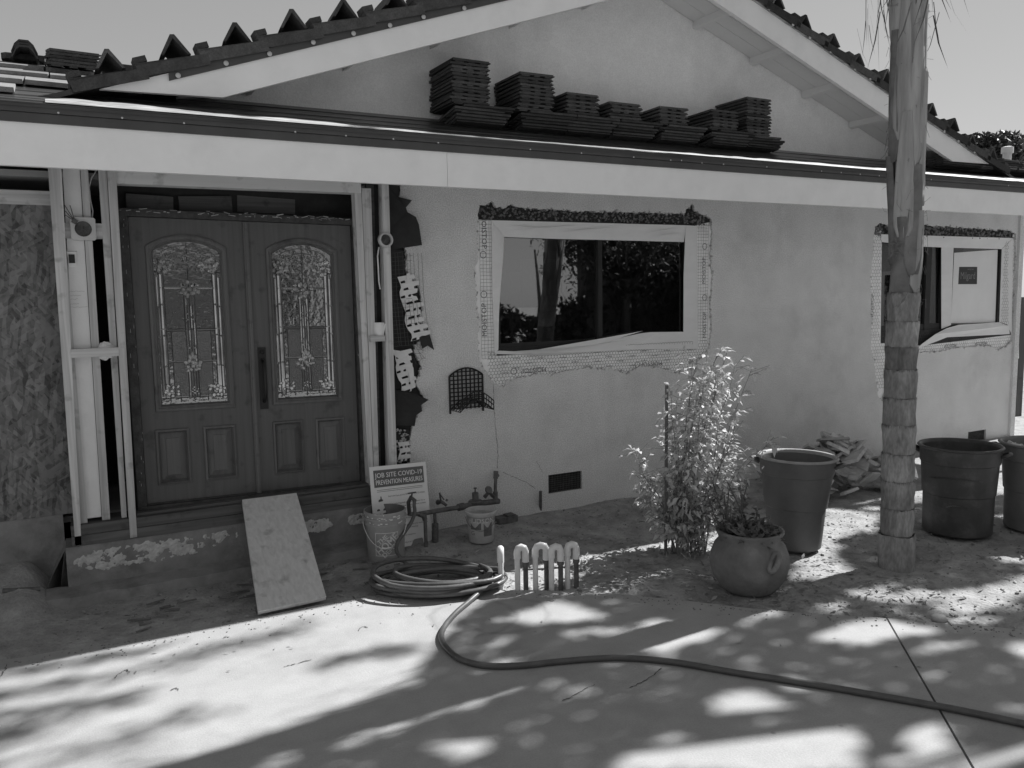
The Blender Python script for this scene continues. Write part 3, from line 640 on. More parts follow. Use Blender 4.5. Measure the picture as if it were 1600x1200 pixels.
# framing studs (measured top and bottom)
def stud(t0, t1, b0, b1, zt, zb, y0, y1, mat='wood', name='stud'):
    b = MB(); b.hexa([(b0, y0, zb), (b1, y0, zb), (b1, y1, zb), (b0, y1, zb)], [(t0, y0, zt), (t1, y0, zt), (t1, y1, zt), (t0, y1, zt)]); return b.build(name, mat, HOUSE)
stud(-.069, .006, -.082, -.045, 2.82, .345, -.155, -.09)
stud(-.045, -.004, -.044, .0, 2.82, .478, -.12, -.02)
stud(.012, .108, -.028, .085, 2.82, .50, -.09, -.075, 'foam', 'sheathing_strip')
stud(.112, .155, .087, .135, 2.82, .478, -.105, -.02)
stud(.214, .262, .205, .236, 2.82, .478, -.11, -.04)
stud(.264, .315, .246, .289, 2.82, .345, -.158, -.05)
stud(1.914, 1.966, 1.943, 1.985, 2.82, .478, -.105, -.02)
stud(1.969, 2.040, 1.988, 2.024, 2.74, .478, -.115, -.03)
stud(2.120, 2.176, 2.100, 2.166, 2.82, .478, -.13, -.05)
stud(2.05, 2.11, 2.03, 2.085, 2.82, .478, .02, .05, 'darkwood')
def block(a, b, y0, y1, name='blocking'):
    p, q = A(a[0], a[1], y0), A(b[0], b[1], y0); m_ = MB(); m_.box((p.x, y0, q.z), (q.x, y1, p.z)); return m_.build(name, 'woodx', HOUSE)
block((96,348),(172,373),-.108,-.04); block((110,546),(186,556),-.165,-.06); block((579,525),(602,533),-.155,-.05)
# header beam over the doors with the dark opening and loose boards above
b = MB(); b.hexa([(.30, -.14, 2.695), (1.955, -.14, 2.70), (1.955, -.02, 2.70), (.30, -.02, 2.695)], [(.30, -.14, 2.80), (1.955, -.14, 2.80), (1.955, -.02, 2.80), (.30, -.02, 2.80)]); b.build('header_beam', 'beam', HOUSE)
for i, (x_, w_) in enumerate(((.38, .30), (.72, .36), (1.12, .42), (1.58, .26))):
    b = MB(); b.obox((x_+w_/2, .16+.02*i, 2.60+.01*i), (w_, .03, .12), Matrix.Rotation(.04*(-1)**i, 3, 'Y')); b.build('attic_board', 'darkwood', HOUSE)
b = MB(); b.box((.30, .2, 2.50), (2.0, .22, 2.9)); b.build('attic_dark_sheet', 'tar', HOUSE)  # near-black sheet painted in for the dark above the doors

# ---- doors (the whole unit has settled a little out of level)
def sag(p): return Vector((p[0], p[1], p[2]-.017*(p[0]-.37)+.004))
JAMB = MB(sag); JAMB.box((.315, -.02, .478), (.372, .11, 2.545)); JAMB.box((1.915, -.02, .50), (1.985, .11, 2.545)); JAMB.box((.372, -.015, 2.497), (1.915, .11, 2.545)); JAMB.build('door_frame', 'jamb', HOUSE)
b = MB(sag)                                 # splintered paint along the head of the frame
for i in range(60):
    x = rnd.uniform(.32, 1.98); b.obox((x, -.022, 2.545+rnd.uniform(-.02, .006)), (rnd.uniform(.004, .05), .003, rnd.uniform(.002, .006)), Matrix.Rotation(rnd.uniform(-.3, .3), 3, 'Y'))
for i in range(40):
    x = rnd.choice((.34, .365, 1.95, 1.975, 1.93)); b.obox((x+rnd.uniform(-.01, .01), -.022, rnd.uniform(.6, 2.5)), (.003, .003, rnd.uniform(.006, .03)))
b.build('paint_splinters', 'brokenstucco', HOUSE, kind='stuff')
def arch_loop(x0, x1, z0, zs, za, y, n_=14):
    """rectangle with a segmental arched head, from lower left counter-clockwise"""
    c = (x0+x1)/2; hw = (x1-x0)/2; h_ = za-zs; r_ = (hw*hw+h_*h_)/(2*h_); cz = za-r_; a = math.asin(hw/r_)
    return [Vector((x0, y, z0)), Vector((x1, y, z0))]+[Vector((c+r_*math.sin(a-2*a*i/n_), y, cz+r_*math.cos(a-2*a*i/n_))) for i in range(n_+1)]
def ringband(mb_, A_, B_):
    n_ = len(A_); mb_.add(list(A_)+list(B_), [(i, (i+1) % n_, n_+(i+1) % n_, n_+i) for i in range(n_)])
def moulding(mb_, loops):
    for i in range(len(loops)-1): ringband(mb_, loops[i], loops[i+1])
def rect(x0, x1, z0, z1, y): return [Vector((x0, y, z0)), Vector((x1, y, z0)), Vector((x1, y, z1)), Vector((x0, y, z1))]
DF = .022                                   # door face
def make_door(x0, x1, ax0, ax1, pans):
    zb, zt = .497, 2.494; c = (ax0+ax1)/2
    def al(i, y): return arch_loop(ax0+i, ax1-i, 1.16+i, 2.305-i*.75, 2.388-i, y)
    hole = al(.012, DF); leaf = MB(sag)
    leaf.plate([rect(x0, x1, zb, zt, DF), hole]+[rect(a, b_, z0, z1, DF) for a, b_, z0, z1 in pans], (0, .044, 0))
    D = leaf.build('door', 'door', HOUSE, origin=(x0, 0, zb))
    m_ = MB(sag); moulding(m_, [al(.0, DF), al(.004, DF-.014), al(.018, DF-.018), al(.030, DF-.008), al(.038, DF-.012), al(.048, DF+.012)]); m_.build('glass_moulding', 'doortrim', D, smooth=True, auto=25)
    for a, b_, z0, z1 in pans:
        def rl(i, y): return rect(a+i, b_-i, z0+i, z1-i, y)
        m_ = MB(sag); moulding(m_, [rl(-.004, DF), rl(.0, DF-.012), rl(.012, DF-.016), rl(.022, DF+.006), rl(.026, DF+.016), rl(.062, DF+.004), rl(.064, DF-.001)]); q = rl(.064, DF-.001); m_.add(q, [(0, 1, 2, 3)]); m_.build('raised_panel', 'doortrim', D, smooth=True, auto=25)
    gl = MB(sag); gp = al(.046, DF+.016); gl.plate([gp], (0, .006, 0)); gl.build('glass_pane', 'dglass', D)
    # textured panes in the lower half
    gx0, gx1 = ax0+.05, ax1-.05; W_ = gx1-gx0; tp = MB(sag)
    for u0, u1 in ((.20, .42), (.58, .80), (.445, .555)):
        tp.box((gx0+W_*u0, DF+.011, 1.25), (gx0+W_*u1, DF+.0145, 1.72))
    tp.build('textured_pane', 'tglass', D)
    cm = MB(sag); yb = DF+.012
    def bar(u0, z0, u1, z1, r_=.0032): cm.tube([(gx0+W_*u0, yb, z0), (gx0+W_*u1, yb, z1)], r_, 5)
    for u, z0, z1 in ((.06, 1.22, 2.22), (.13, 1.22, 2.2), (.87, 1.22, 2.2), (.94, 1.22, 2.22), (.20, 1.25, 1.74), (.42, 1.25, 2.06), (.46, 1.25, 1.90), (.50, 1.22, 2.33), (.54, 1.25, 1.90), (.58, 1.25, 2.06), (.80, 1.25, 1.74), (.29, 1.22, 1.27), (.71, 1.22, 1.27)): bar(u, z0, u, z1)
    for z, u0, u1 in ((1.735, 0, 1), (1.72, .13, .42), (1.72, .58, .87), (1.50, .13, .42), (1.50, .58, .87), (1.25, .0, 1), (2.02, .06, .40), (2.02, .60, .94), (2.13, .0, .13), (2.13, .87, 1)): bar(u0, z, u1, z)
    for rr in (.0, .035):
        pts = al(.075+rr, yb)[2:]; cm.tube(pts[1:-1], .0032, 5)
    cm.build('lead_came', 'came', D)
    bv = MB(sag)                             # clusters of bevelled glass petals
    def petal(u, z, w_, h_, rot):
        n_ = 10; cx_, cz_ = gx0+W_*u, z; ring = [];
        for i in range(n_):
            a = 2*math.pi*i/n_; p = Vector((w_*math.cos(a), 0, h_*math.sin(a))); p.rotate(Matrix.Rotation(rot, 3, 'Y')); ring.append(p)
        C_ = Vector((cx_, yb-.002, cz_)); vs = [C_+p for p in ring]+[C_+p*.6+Vector((0, -.006, 0)) for p in ring]
        bv.add(vs, [(i, (i+1) % n_, n_+(i+1) % n_, n_+i) for i in range(n_)]+[tuple(range(n_, 2*n_))])
    def rosette(u, z, s_, k_=6, ph=0):
        for i in range(k_+2):
            a = 2*math.pi*i/(k_+2)+ph+rnd.uniform(-.3, .3); q_ = s_*rnd.uniform(.45, .95); petal(u+q_*math.sin(a)/W_, z+q_*.8*math.cos(a), s_*rnd.uniform(.20, .34), s_*rnd.uniform(.16, .28), a+rnd.uniform(-.6, .6)+1.57)
        petal(u, z, s_*.26, s_*.22, 0)
    for u in (.15, .85): rosette(u, 1.30, .062, 7, .3); rosette(u, 2.17, .07, 8, .2)
    rosette(.5, 1.47, .068, 9); rosette(.5, 2.01, .075, 10); rosette(.5, 1.30, .03, 4); petal(.5, 1.545, .014, .03, 0); petal(.46, 1.535, .014, .026, -.4); petal(.54, 1.535, .014, .026, .4)
    for u in (.455, .545): petal(u, 1.60, .010, .010, 0); petal(u, 1.80, .009, .009, 0); petal(u, 1.84, .007, .007, 0)
    for k_ in range(110):                     # chips of glue-chip glass at the head
        u = rnd.uniform(.08, .92); petal(u, 2.20+rnd.uniform(-.07, .12)*(1-abs(u-.5)*1.3), rnd.uniform(.004, .012), rnd.uniform(.003, .006), rnd.uniform(0, 3))
    for k_ in range(16): petal(rnd.uniform(.02, .98), rnd.choice((1.225, 1.24)), rnd.uniform(.01, .03), .004, 0)
    for k_ in range(3): petal((.05, .10, .92)[k_], 1.735, .02, .005, 0)
    for u0, u1, z0, z1 in ((.065, .125, 1.26, 2.12), (.875, .935, 1.26, 2.12), (.425, .455, 1.28, 1.95), (.545, .575, 1.28, 1.95), (.465, .495, 1.56, 1.9), (.505, .535, 1.56, 1.9), (.005, .055, 1.26, 2.1), (.945, .995, 1.26, 2.1)):
        n3 = 4
        for q3 in range(n3):
            a3, b3 = z0+(z1-z0)*q3/n3+.003, z0+(z1-z0)*(q3+1)/n3-.003; xa3, xb3 = gx0+W_*u0, gx0+W_*u1; xm3 = (xa3+xb3)/2; e3 = rnd.uniform(.003, .007)
            bv.add([(xa3, yb+.001, a3), (xm3, yb-e3, a3+.006), (xb3, yb+.001, a3), (xa3, yb+.001, b3), (xm3, yb-e3, b3-.006), (xb3, yb+.001, b3)], [(0, 1, 4, 3), (1, 2, 5, 4), (0, 2, 1), (3, 4, 5)])
    for z3 in (1.728, 1.505, 2.022, 1.255):
        for u0, u1 in ((.13, .41), (.59, .87)):
            xa3, xb3 = gx0+W_*u0, gx0+W_*u1; bv.add([(xa3, yb, z3-.007), (xb3, yb, z3-.007), (xb3, yb-.004, z3), (xa3, yb-.004, z3), (xb3, yb, z3+.007), (xa3, yb, z3+.007)], [(0, 1, 2, 3), (3, 2, 4, 5)])
    bv.build('bevelled_glass', 'bevel', D, kind='stuff')
    return D
DL = make_door(.377, 1.128, .468, 1.000, ((.458, .674, .646, 1.032), (.774, .991, .646, 1.032)))
DR = make_door(1.142, 1.910, 1.269, 1.800, ((1.262, 1.481, .640, 1.032), (1.581, 1.800, .642, 1.032)))
a_ = MB(sag); a_.box((1.118, .002, .50), (1.152, .021, 2.49)); a_.box((1.128, -.006, .50), (1.142, .003, 2.49)); a_.build('astragal', 'doortrim', DL)
b = MB(sag); b.box((.38, .006, .497), (1.905, .02, .52)); b.box((.33, -.035, .4925), (1.95, .02, .512)); b.build('door_sill', 'jamb', HOUSE)
h_ = MB(sag); h_.plate([[(1.180, .012, 1.135), (1.236, .012, 1.135), (1.236, .012, 1.59), (1.180, .012, 1.59)]], (0, .009, 0)); hp = h_.build('handle_plate', 'black', DR)
h_ = MB(sag); h_.tube([(1.208, .012, 1.50), (1.208, -.035, 1.47), (1.210, -.050, 1.40), (1.210, -.048, 1.30), (1.208, -.035, 1.22), (1.208, .012, 1.19)], [.010, .011, .013, .012, .010, .010], 8); h_.tube([(1.208, .012, 1.555), (1.208, -.008, 1.555)], .014, 12); h_.obox((1.208, -.018, 1.505), (.02, .04, .008)); h_.build('door_handle', 'black', DR, smooth=True)
# near-black sheet standing in for the dark behind the door unit
b = MB(); b.box((.31, .13, .46), (2.0, .15, 2.56)); b.build('dark_sheet', 'tar', HOUSE)

# torn felt, wire lath and white plastic lath on the right side of the entry
TORNP = thing('torn_lath', (2.27, -.02, .6), 'strip of torn black felt, wire grid and white slotted lath beside the door framing', 'torn lath')
def sheetpoly(name, px, y, mat, parent, th=.003, curl=.0, hole=()):
    P = [A(x, q, y) for x, q in px]; cx = min(p.x for p in P)
    P = [Vector((p.x, p.y-curl*((p.x-cx)/.2)**2-.004*nz(p.x, p.z, 0, 14), p.z)) for p in P]
    mb_ = MB(); mb_.plate([P]+[[A(x, q, y) for x, q in h] for h in hole], (0, th, 0)); return mb_.build(name, mat, parent)
sheetpoly('felt_flap', [(600,285),(622,285),(624,298),(622,308),(640,314),(632,325),(634,332),(645,340),(649,352),(653,384),(612,390),(606,360)], -.015, 'tar', TORNP, curl=.05)
sheetpoly('felt_flap', [(608,385),(630,392),(634,430),(628,470),(622,540),(618,560),(608,540)], .004, 'tar', TORNP)
sheetpoly('felt_flap', [(655,528),(668,512),(678,547),(668,540),(660,545)], -.03, 'tar', TORNP, curl=.02)
sheetpoly('felt_flap', [(614,608),(640,612),(664,623),(654,632),(656,641),(648,648),(646,665),(617,664),(613,640)], -.02, 'tar', TORNP, curl=.04)
sheetpoly('felt_flap', [(612,664),(620,672),(612,690),(609,675)], -.05, 'tar', TORNP)
sheetpoly('felt_flap', [(614,668),(640,672),(641,722),(616,722)], .0, 'tar', TORNP)
def lathpanel(px0, px1, n_, wpx):
    a = A(*px0, -.022); b_ = A(*px1, -.022); L_ = (b_-a).length; dn = (b_-a).normalized(); sd_ = Vector((-dn.z, 0, dn.x)); sd_ = sd_ if sd_.x > 0 else -sd_; W_ = wpx/206.; st_ = L_/n_
    def q(u, v): return a+dn*v+sd_*(u+.012*math.sin(v*30))*1.0+Vector((0, -.010*math.sin(v*17)-.02*max(0, u/W_)**2, 0))
    lf_ = [q(-W_/2+rnd.uniform(-.006, .006), v) for v in frange(0, L_, st_/2)]; rt_ = []
    for i in range(n_):
        e = W_/2*rnd.uniform(.75, 1.25); rt_ += [q(e, st_*(i+.08)), q(e*rnd.uniform(.95, 1.05), st_*(i+.62)), q(e*rnd.uniform(.35, .55), st_*(i+.70)), q(e*rnd.uniform(.35, .55), st_*(i+.98))]
    holes = []
    for i in range(n_):
        v0, v1 = st_*(i+.70), st_*(i+.98)
        spans = ((-.30, .06),) if i % 2 else ((-.46, -.22), (-.02, .12))
        for u0, u1 in spans: holes.append([q(W_*u0, v0), q(W_*u1, v0-.004), q(W_*(u1+.02), (v0+v1)/2), q(W_*u1, v1), q(W_*u0, v1), q(W_*(u0-.02), (v0+v1)/2)])
    m_ = MB(); m_.plate([lf_[::-1]+rt_]+holes, (0, .003, 0)); return m_.build('white_lath', 'lath', TORNP)
lathpanel((634,430),(655,530),9,30); lathpanel((626,548),(641,612),6,28); lathpanel((630,690),(632,720),3,20)
sheetpoly('white_lath', [(635,428),(640,426),(646,452),(640,458),(637,445)], -.03, 'lath', TORNP); sheetpoly('white_lath', [(612,546),(634,550),(646,575),(648,600),(642,602),(636,570),(612,552)], -.03, 'lath', TORNP)
m_ = MB()
for i in range(9):
    x_ = 610+i*6
    m_.tube([A(x_, 395, -.012)+Vector((rnd.uniform(-.01, .01), 0, 0)), A(x_+4, 460, -.02), A(x_+12+rnd.uniform(-2, 2), 540, -.03)], .0014, 4)
for i in range(26):
    y_ = 396+i*6.6; m_.tube([A(607+i*.4, y_, -.012), A(625+i*.5, y_-1.5, -.02), A(640+i*.7+rnd.uniform(-6, 4), y_-2+rnd.uniform(-2, 2), -.03)], .0014, 4)
for i in range(10): q = A(650+rnd.uniform(-6, 6), 540+rnd.uniform(-4, 20), -.03); m_.tube([q, q+Vector((rnd.uniform(.0, .05), -.02, rnd.uniform(-.06, .01))), q+Vector((rnd.uniform(.0, .06), -.03, rnd.uniform(-.10, .0)))], .0012, 4)
m_.build('wire_lath', 'wire', TORNP)
m_ = MB()
for i in range(40):
    p = A(618+rnd.uniform(0, 22), 672+rnd.uniform(0, 50), -.006); s_ = rnd.uniform(.006, .02); m_.obox(p, (s_*1.5, .006, s_), Matrix.Rotation(rnd.uniform(-.6, .6), 3, 'Y'))
m_.build('broken_stucco_edge', 'brokenstucco', TORNP, kind='stuff')
# ------------------------------------------------------------------ windows
def hexwire(mb_, x0, x1, z0, z1, y, s=.016, t=.0016, keep=None, sq=False):
    """chicken wire as thin ribbons; sq = square welded wire"""
    def seg(a, b):
        if keep and not (keep(*a) and keep(*b)): return
        a = Vector((a[0], y-.002*abs(nz(a[0], a[1], 0, 20)), a[1])); b = Vector((b[0], y-.002*abs(nz(b[0], b[1], 0, 20)), b[1])); d = (b-a).normalized(); n_ = Vector((-d.z, 0, d.x))*t
        mb_.add([a-n_, b-n_, b+n_, a+n_], [(0, 1, 2, 3)])
    def j(x, z): return (x+.004*nz(x, z, 3, 17), z+.004*nz(x, z, 8, 17))
    if sq:
        nx_, nz_ = int((x1-x0)/s), int((z1-z0)/s)
        for i in range(nx_+1):
            for k in range(nz_):
                seg(j(x0+i*s, z0+k*s), j(x0+i*s, z0+(k+1)*s))
        for i in range(nx_):
            for k in range(nz_+1): seg(j(x0+i*s, z0+k*s), j(x0+(i+1)*s, z0+k*s))
        return
    w_ = s*1.732; r_ = 0; z = z0
    while z < z1:
        off = w_/2 if r_ % 2 else 0; x = x0+off
        while x < x1:
            a = (x, z); b = (x+w_/2, z+s*.5); c = (x+w_/2, z+s*1.5); d = (x+w_, z)
            seg(j(*a), j(*b)); seg(j(*d), j(*b)); seg(j(*b), j(*c)); x += w_
        z += s*1.5; r_ += 1
hp1 = [(p.x, p.z) for p in h1]; hp2 = [(p.x, p.z) for p in h2]
def tapepiece(px, y, parent, mat='tape', dy=None, nm='flashing_tape'):
    P = [A(a, b, y) for a, b in px]
    if dy: P = [Vector((p.x, p.y+dy[i], p.z)) for i, p in enumerate(P)]
    mb_ = MB(); mb_.plate([P], (0, .003, 0)); return mb_.build(nm, mat, parent)

# ---- large window
b = MB(); x0w, x1w, z0w, z1w = W1
b.box((x0w, .035, z0w), (x0w+.035, .09, z1w)); b.box((x1w-.035, .035, z0w), (x1w, .09, z1w)); b.box((x0w+.035, .035, z0w), (x1w-.035, .09, z0w+.04)); b.box((x0w+.035, .035, z1w-.04), (x1w-.035, .09, z1w))
xm = A(937, 450, .05).x; b.box((xm-.022, .040, z0w+.04), (xm+.022, .085, z1w-.04)); b.box((x0w+.035, .05, z0w+.04), (xm-.022, .08, z0w+.075)); b.box((x0w+.035, .05, z0w+.075), (x0w+.065, .08, z1w-.04))
WN1 = b.build('window', 'black', HOUSE)
b = MB(); b.box((x0w+.06, .068, z0w+.07), (xm-.02, .073, z1w-.035)); b.build('window_pane', 'glass', WN1)
b = MB(); b.box((xm+.02, .060, z0w+.035), (x1w-.03, .065, z1w-.035)); b.build('window_pane', 'glass', WN1)
def rectpx(a, c, y): p, q = A(*a, y), A(*c, y); return p.x, q.x, q.z, p.z
# moisture paper around it with printing and chicken wire
b = MB(); b.plate([[A(742, 343, .024), A(771, 344, .024), A(776, 556, .024), A(1000, 546, .024), A(1090, 541, .024), A(1087, 352, .024), A(1118, 345, .024), A(1116, 600, .024), A(760, 615, .024), A(742, 560, .024)]], (0, .002, 0)); PAP = b.build('moisture_paper', 'paper', HOUSE)
b = MB()
def vert_text(txt, px, py, size, flip=False, y=.0225):
    c = A(px, py, y); s_ = -1 if flip else 1; b_ = MB()
    text_on(b_, txt, size, lambda u, v: Vector((c.x+v*s_, y, c.z-u*s_))); b_.build('paper_print', 'greyink', PAP)
def hor_text(txt, px, py, size, y=.0225, tilt=0.0, inv=False):
    c = A(px, py, y); s_ = -1 if inv else 1
    b_ = MB() if size > .03 else b
    text_on(b_, txt, size, lambda u, v: Vector((c.x+u*s_, y, c.z+v*s_+u*tilt)))
    if size > .03: b_.build('paper_print', 'greyink', PAP)
vert_text('MOISTOP', 756, 362, .066); vert_text('MOISTOP', 757, 500, .066, True); vert_text('MOISTOP', 1100, 423, .060, True); vert_text('MOISTOP', 1101, 508, .060, True); hor_text('MOISTOP', 834, 578, .06, inv=True); hor_text('MOISTOP', 1018, 568, .06, inv=True)
for k, (px, py) in enumerate(((755,398),(756,460),(1101,385),(1101,465),(803,580),(996,570))):
    c = A(px, py, .0225); ring = []
    for i in range(16): a = 2*math.pi*i/16; ring.append((math.cos(a), math.sin(a)))
    vs = [(c.x+.03*x, .0225, c.z+.03*z) for x, z in ring]+[(c.x+.025*x, .0225, c.z+.025*z) for x, z in ring]; b.add(vs, [(i, (i+1) % 16, 16+(i+1) % 16, 16+i) for i in range(16)])
b.build('paper_print', 'ink', PAP, kind='stuff')
b = MB()
for r_ in range(6):
    for k in range(9):
        px = 790+k*36+(r_ % 2)*18; py = 553+r_*7.4-(px-790)*.022
        hor_text('fortifiber', px, py, .020)
b.build('paper_print', 'greyink', PAP, kind='stuff')
def k1(x, z): return inpoly(x, z, hp1)
b = MB(); hexwire(b, 3.05, 5.45, 1.12, 1.46, .018, .018, .0013, lambda x, z: k1(x, z) and z < 1.455)
hexwire(b, 3.0, 3.13, 1.40, 2.55, .018, .030, .0010, k1, True); hexwire(b, 5.27, 5.46, 1.45, 2.58, .018, .030, .0010, k1, True); b.build('chicken_wire', 'wire', HOUSE)
b = MB(); hexwire(b, 2.98, 5.46, 2.55, 2.72, .018, .02, .0012, k1); b.build('chicken_wire', 'wire', HOUSE)
b = MB()                                      # crumbly mortar keyed into the felt over the window
for i in range(420):
    x = rnd.uniform(3.0, 5.42); z = 2.56+rnd.random()*.11
    if not k1(x, z): continue
    s_ = rnd.uniform(.006, .016); b.obox((x, .022+rnd.uniform(-.004, .004), z), (s_*1.4, .012, s_), Matrix.Rotation(rnd.uniform(-3, 3), 3, 'Y'))
for i in range(60):
    x = rnd.choice((rnd.uniform(3.0, 3.12), rnd.uniform(5.3, 5.45))); z = rnd.uniform(1.3, 2.7)
    if not k1(x, z) or k1(x-.03, z) and k1(x+.03, z): continue
    s_ = rnd.uniform(.006, .015); b.obox((x, .012, z), (s_, .012, s_*1.6), Matrix.Rotation(rnd.uniform(-3, 3), 3, 'Y'))
b.build('mortar_crumbs', grey('dark_mortar', .17, rough=1, var=.5, nscale=30, bump=.8, bscale=50), HOUSE, kind='stuff')
# folded tape strips that frame the glass
tapepiece([(767,344),(1072,352),(1071,378),(960,375),(870,373),(789,370)], .012, HOUSE, dy=[0,0,.02,.022,.022,.022])
tapepiece([(768,344.5),(789,370.5),(786,405),(781,450),(778,490),(777,546),(773,553),(769,450)], .010, HOUSE, dy=[0,.015,.0,-.012,-.02,-.02,0,0])
tapepiece([(1071.5,352),(1089,353),(1091,548),(1070,519.5),(1070.5,430)], .010, HOUSE, dy=[0,0,0,.02,.02])
tapepiece([(772,553),(778,548),(815,549),(832,552),(870,546),(930,536),(1000,521),(1018,519),(1069,518.5),(1089,545),(1000,546),(940,549),(850,556)], .012, HOUSE, dy=[0,0,-.02,-.035,-.02,-.005,0,.01,.02,0,0,0,0])
tapepiece([(779,547),(800,549),(840,546),(930,530),(1005,517),(930,538),(870,547),(832,552.5)], .012, HOUSE, dy=[0,-.005,-.01,-.02,0,-.03,-.045,-.045], nm='tape_fold')
b = MB()
for (a, c, dd) in (((800,360),(900,352),.003),((880,362),(960,355),.003),((1000,366),(1060,356),.004),((1020,370),(1062,364),.003),((800,352),(860,358),.002)):
    p, q = A(*a, .009), A(*c, .007); b.tube([p, p.lerp(q, .5)+Vector((0, -dd, .004)), q], [.001, .004, .001], 5)
b.build('tape_wrinkle', 'tape', HOUSE)
# pale post and panel standing behind the glass
p, q = A(798, 425, .5), A(815, 536, .5)
b = MB(); b.box((p.x, .5, q.z-.6), (q.x, .54, p.z)); b.build('interior_post', 'white', HOUSE)
b = MB(); b.box((A(815, 400, .7).x, .7, .46), (A(876, 400, .7).x, .74, A(815, 405, .7).z)); b.build('interior_panel', 'palegrey', HOUSE)

# ---- right hand window behind the palm
x0w, x1w, z0w, z1w = W2
b = MB(); b.box((x0w, .035, z0w), (x0w+.04, .09, z1w)); b.box((x1w-.04, .035, z0w), (x1w, .09, z1w)); b.box((x0w+.04, .035, z0w), (x1w-.04, .09, z0w+.05)); b.box((x0w+.04, .035, z1w-.05), (x1w-.04, .09, z1w))
xa, xb = A(1446, 440, .05).x, A(1454, 440, .05).x; b.box((xa, .045, z0w+.05), (xb, .085, z1w-.05)); xc = A(1472, 440, .05).x; b.box((xc-.02, .045, z0w+.05), (xc+.02, .088, z1w-.05))
b.box((x0w+.04, .05, z0w+.05), (xc-.02, .08, z0w+.12)); WN2 = b.build('window', 'black', HOUSE)
b = MB(); b.box((x0w+.035, .070, z0w+.045), (xc-.02, .075, z1w-.045)); b.build('window_pane', 'glass', WN2)
b = MB(); b.box((xc+.02, .062, z0w+.045), (x1w-.035, .067, z1w-.045)); b.build('window_pane', 'glass', WN2)
b = MB(); b.plate([[A(1491, 395, .0575), A(1559, 390, .0575), A(1555, 504, .0575), A(1486, 505, .0575)]], (0, .002, 0)); b.build('pale_sheet', 'palegrey', WN2)  # flat pale sheet covering most of the right pane
tapepiece([(1471,385),(1490,386),(1486,508),(1471,514)], .032, HOUSE, nm='mullion_tape')
tapepiece([(1377,366),(1583,372),(1568,389),(1490,387),(1437,385),(1378,378)], .012, HOUSE, dy=[0,0,.02,.02,.02,.01])
tapepiece([(1583,372.5),(1581,523),(1575,507),(1564,503),(1568,389.5)], .010, HOUSE, dy=[0,0,.01,.02,.02])
tapepiece([(1564,503.5),(1576,509),(1578,522),(1480,527),(1428,546),(1436,537),(1458,522),(1480,512.5),(1500,507.5)], .010, HOUSE, dy=[.02,0,0,0,-.02,-.04,-.03,0,.01])
c0, c1, c2, c3 = [A(a, b_, .055) for a, b_ in ((1497.5,444),(1526.5,444),(1527,417),(1499,417))]
b = MB(); b.plate([[c0, c1, c2, c3]], (0, .002, 0)); STK = b.build('sticker', 'ink', WN2)
b = MB(); cc = (c0+c2)/2; text_on(b, 'Milgard', .105, lambda u, v: Vector((cc.x+u*.93, .0545, cc.z+v*1.15-.005))); text_on(b, 'windows', .035, lambda u, v: Vector((cc.x+.05+u, .0545, cc.z+.075+v))); b.build('sticker_print', grey('sticker_grey', .2, bump=0), WN2)
b = MB(); b.plate([[A(1360, 345, .024), A(1378, 362, .024), A(1376, 536, .024), A(1440, 540, .024), A(1581, 523, .024), A(1582, 365, .024), A(1592, 360, .024), A(1592, 560, .024), A(1390, 640, .024), A(1358, 640, .024)]], (0, .002, 0)); PAP2 = b.build('moisture_paper', 'paper', HOUSE)
PAP = PAP2; vert_text('MOISTOP', 1363, 480, .07, True); hor_text('MOISTOP', 1485, 540, .055, inv=True); hor_text('MOISTOP', 1533, 536, .055, inv=True)
def k2(x, z): return inpoly(x, z, hp2)
b = MB(); hexwire(b, 7.75, 10.5, .8, 1.40, .018, .024, .0014, k2); hexwire(b, 7.75, 7.92, 1.40, 2.5, .018, .024, .0014, k2); hexwire(b, 10.2, 10.5, 1.4, 2.6, .018, .024, .0014, k2); b.build('chicken_wire', 'wire', HOUSE)
b = MB()
for i in range(420):
    x = rnd.uniform(7.8, 10.45); z = 2.50+rnd.random()*.12
    if not k2(x, z): continue
    s_ = rnd.uniform(.008, .02); b.obox((x, .022+rnd.uniform(-.004, .004), z), (s_*1.4, .012, s_), Matrix.Rotation(rnd.uniform(-3, 3), 3, 'Y'))
b.build('mortar_crumbs', MATS['dark_mortar'], HOUSE, kind='stuff')
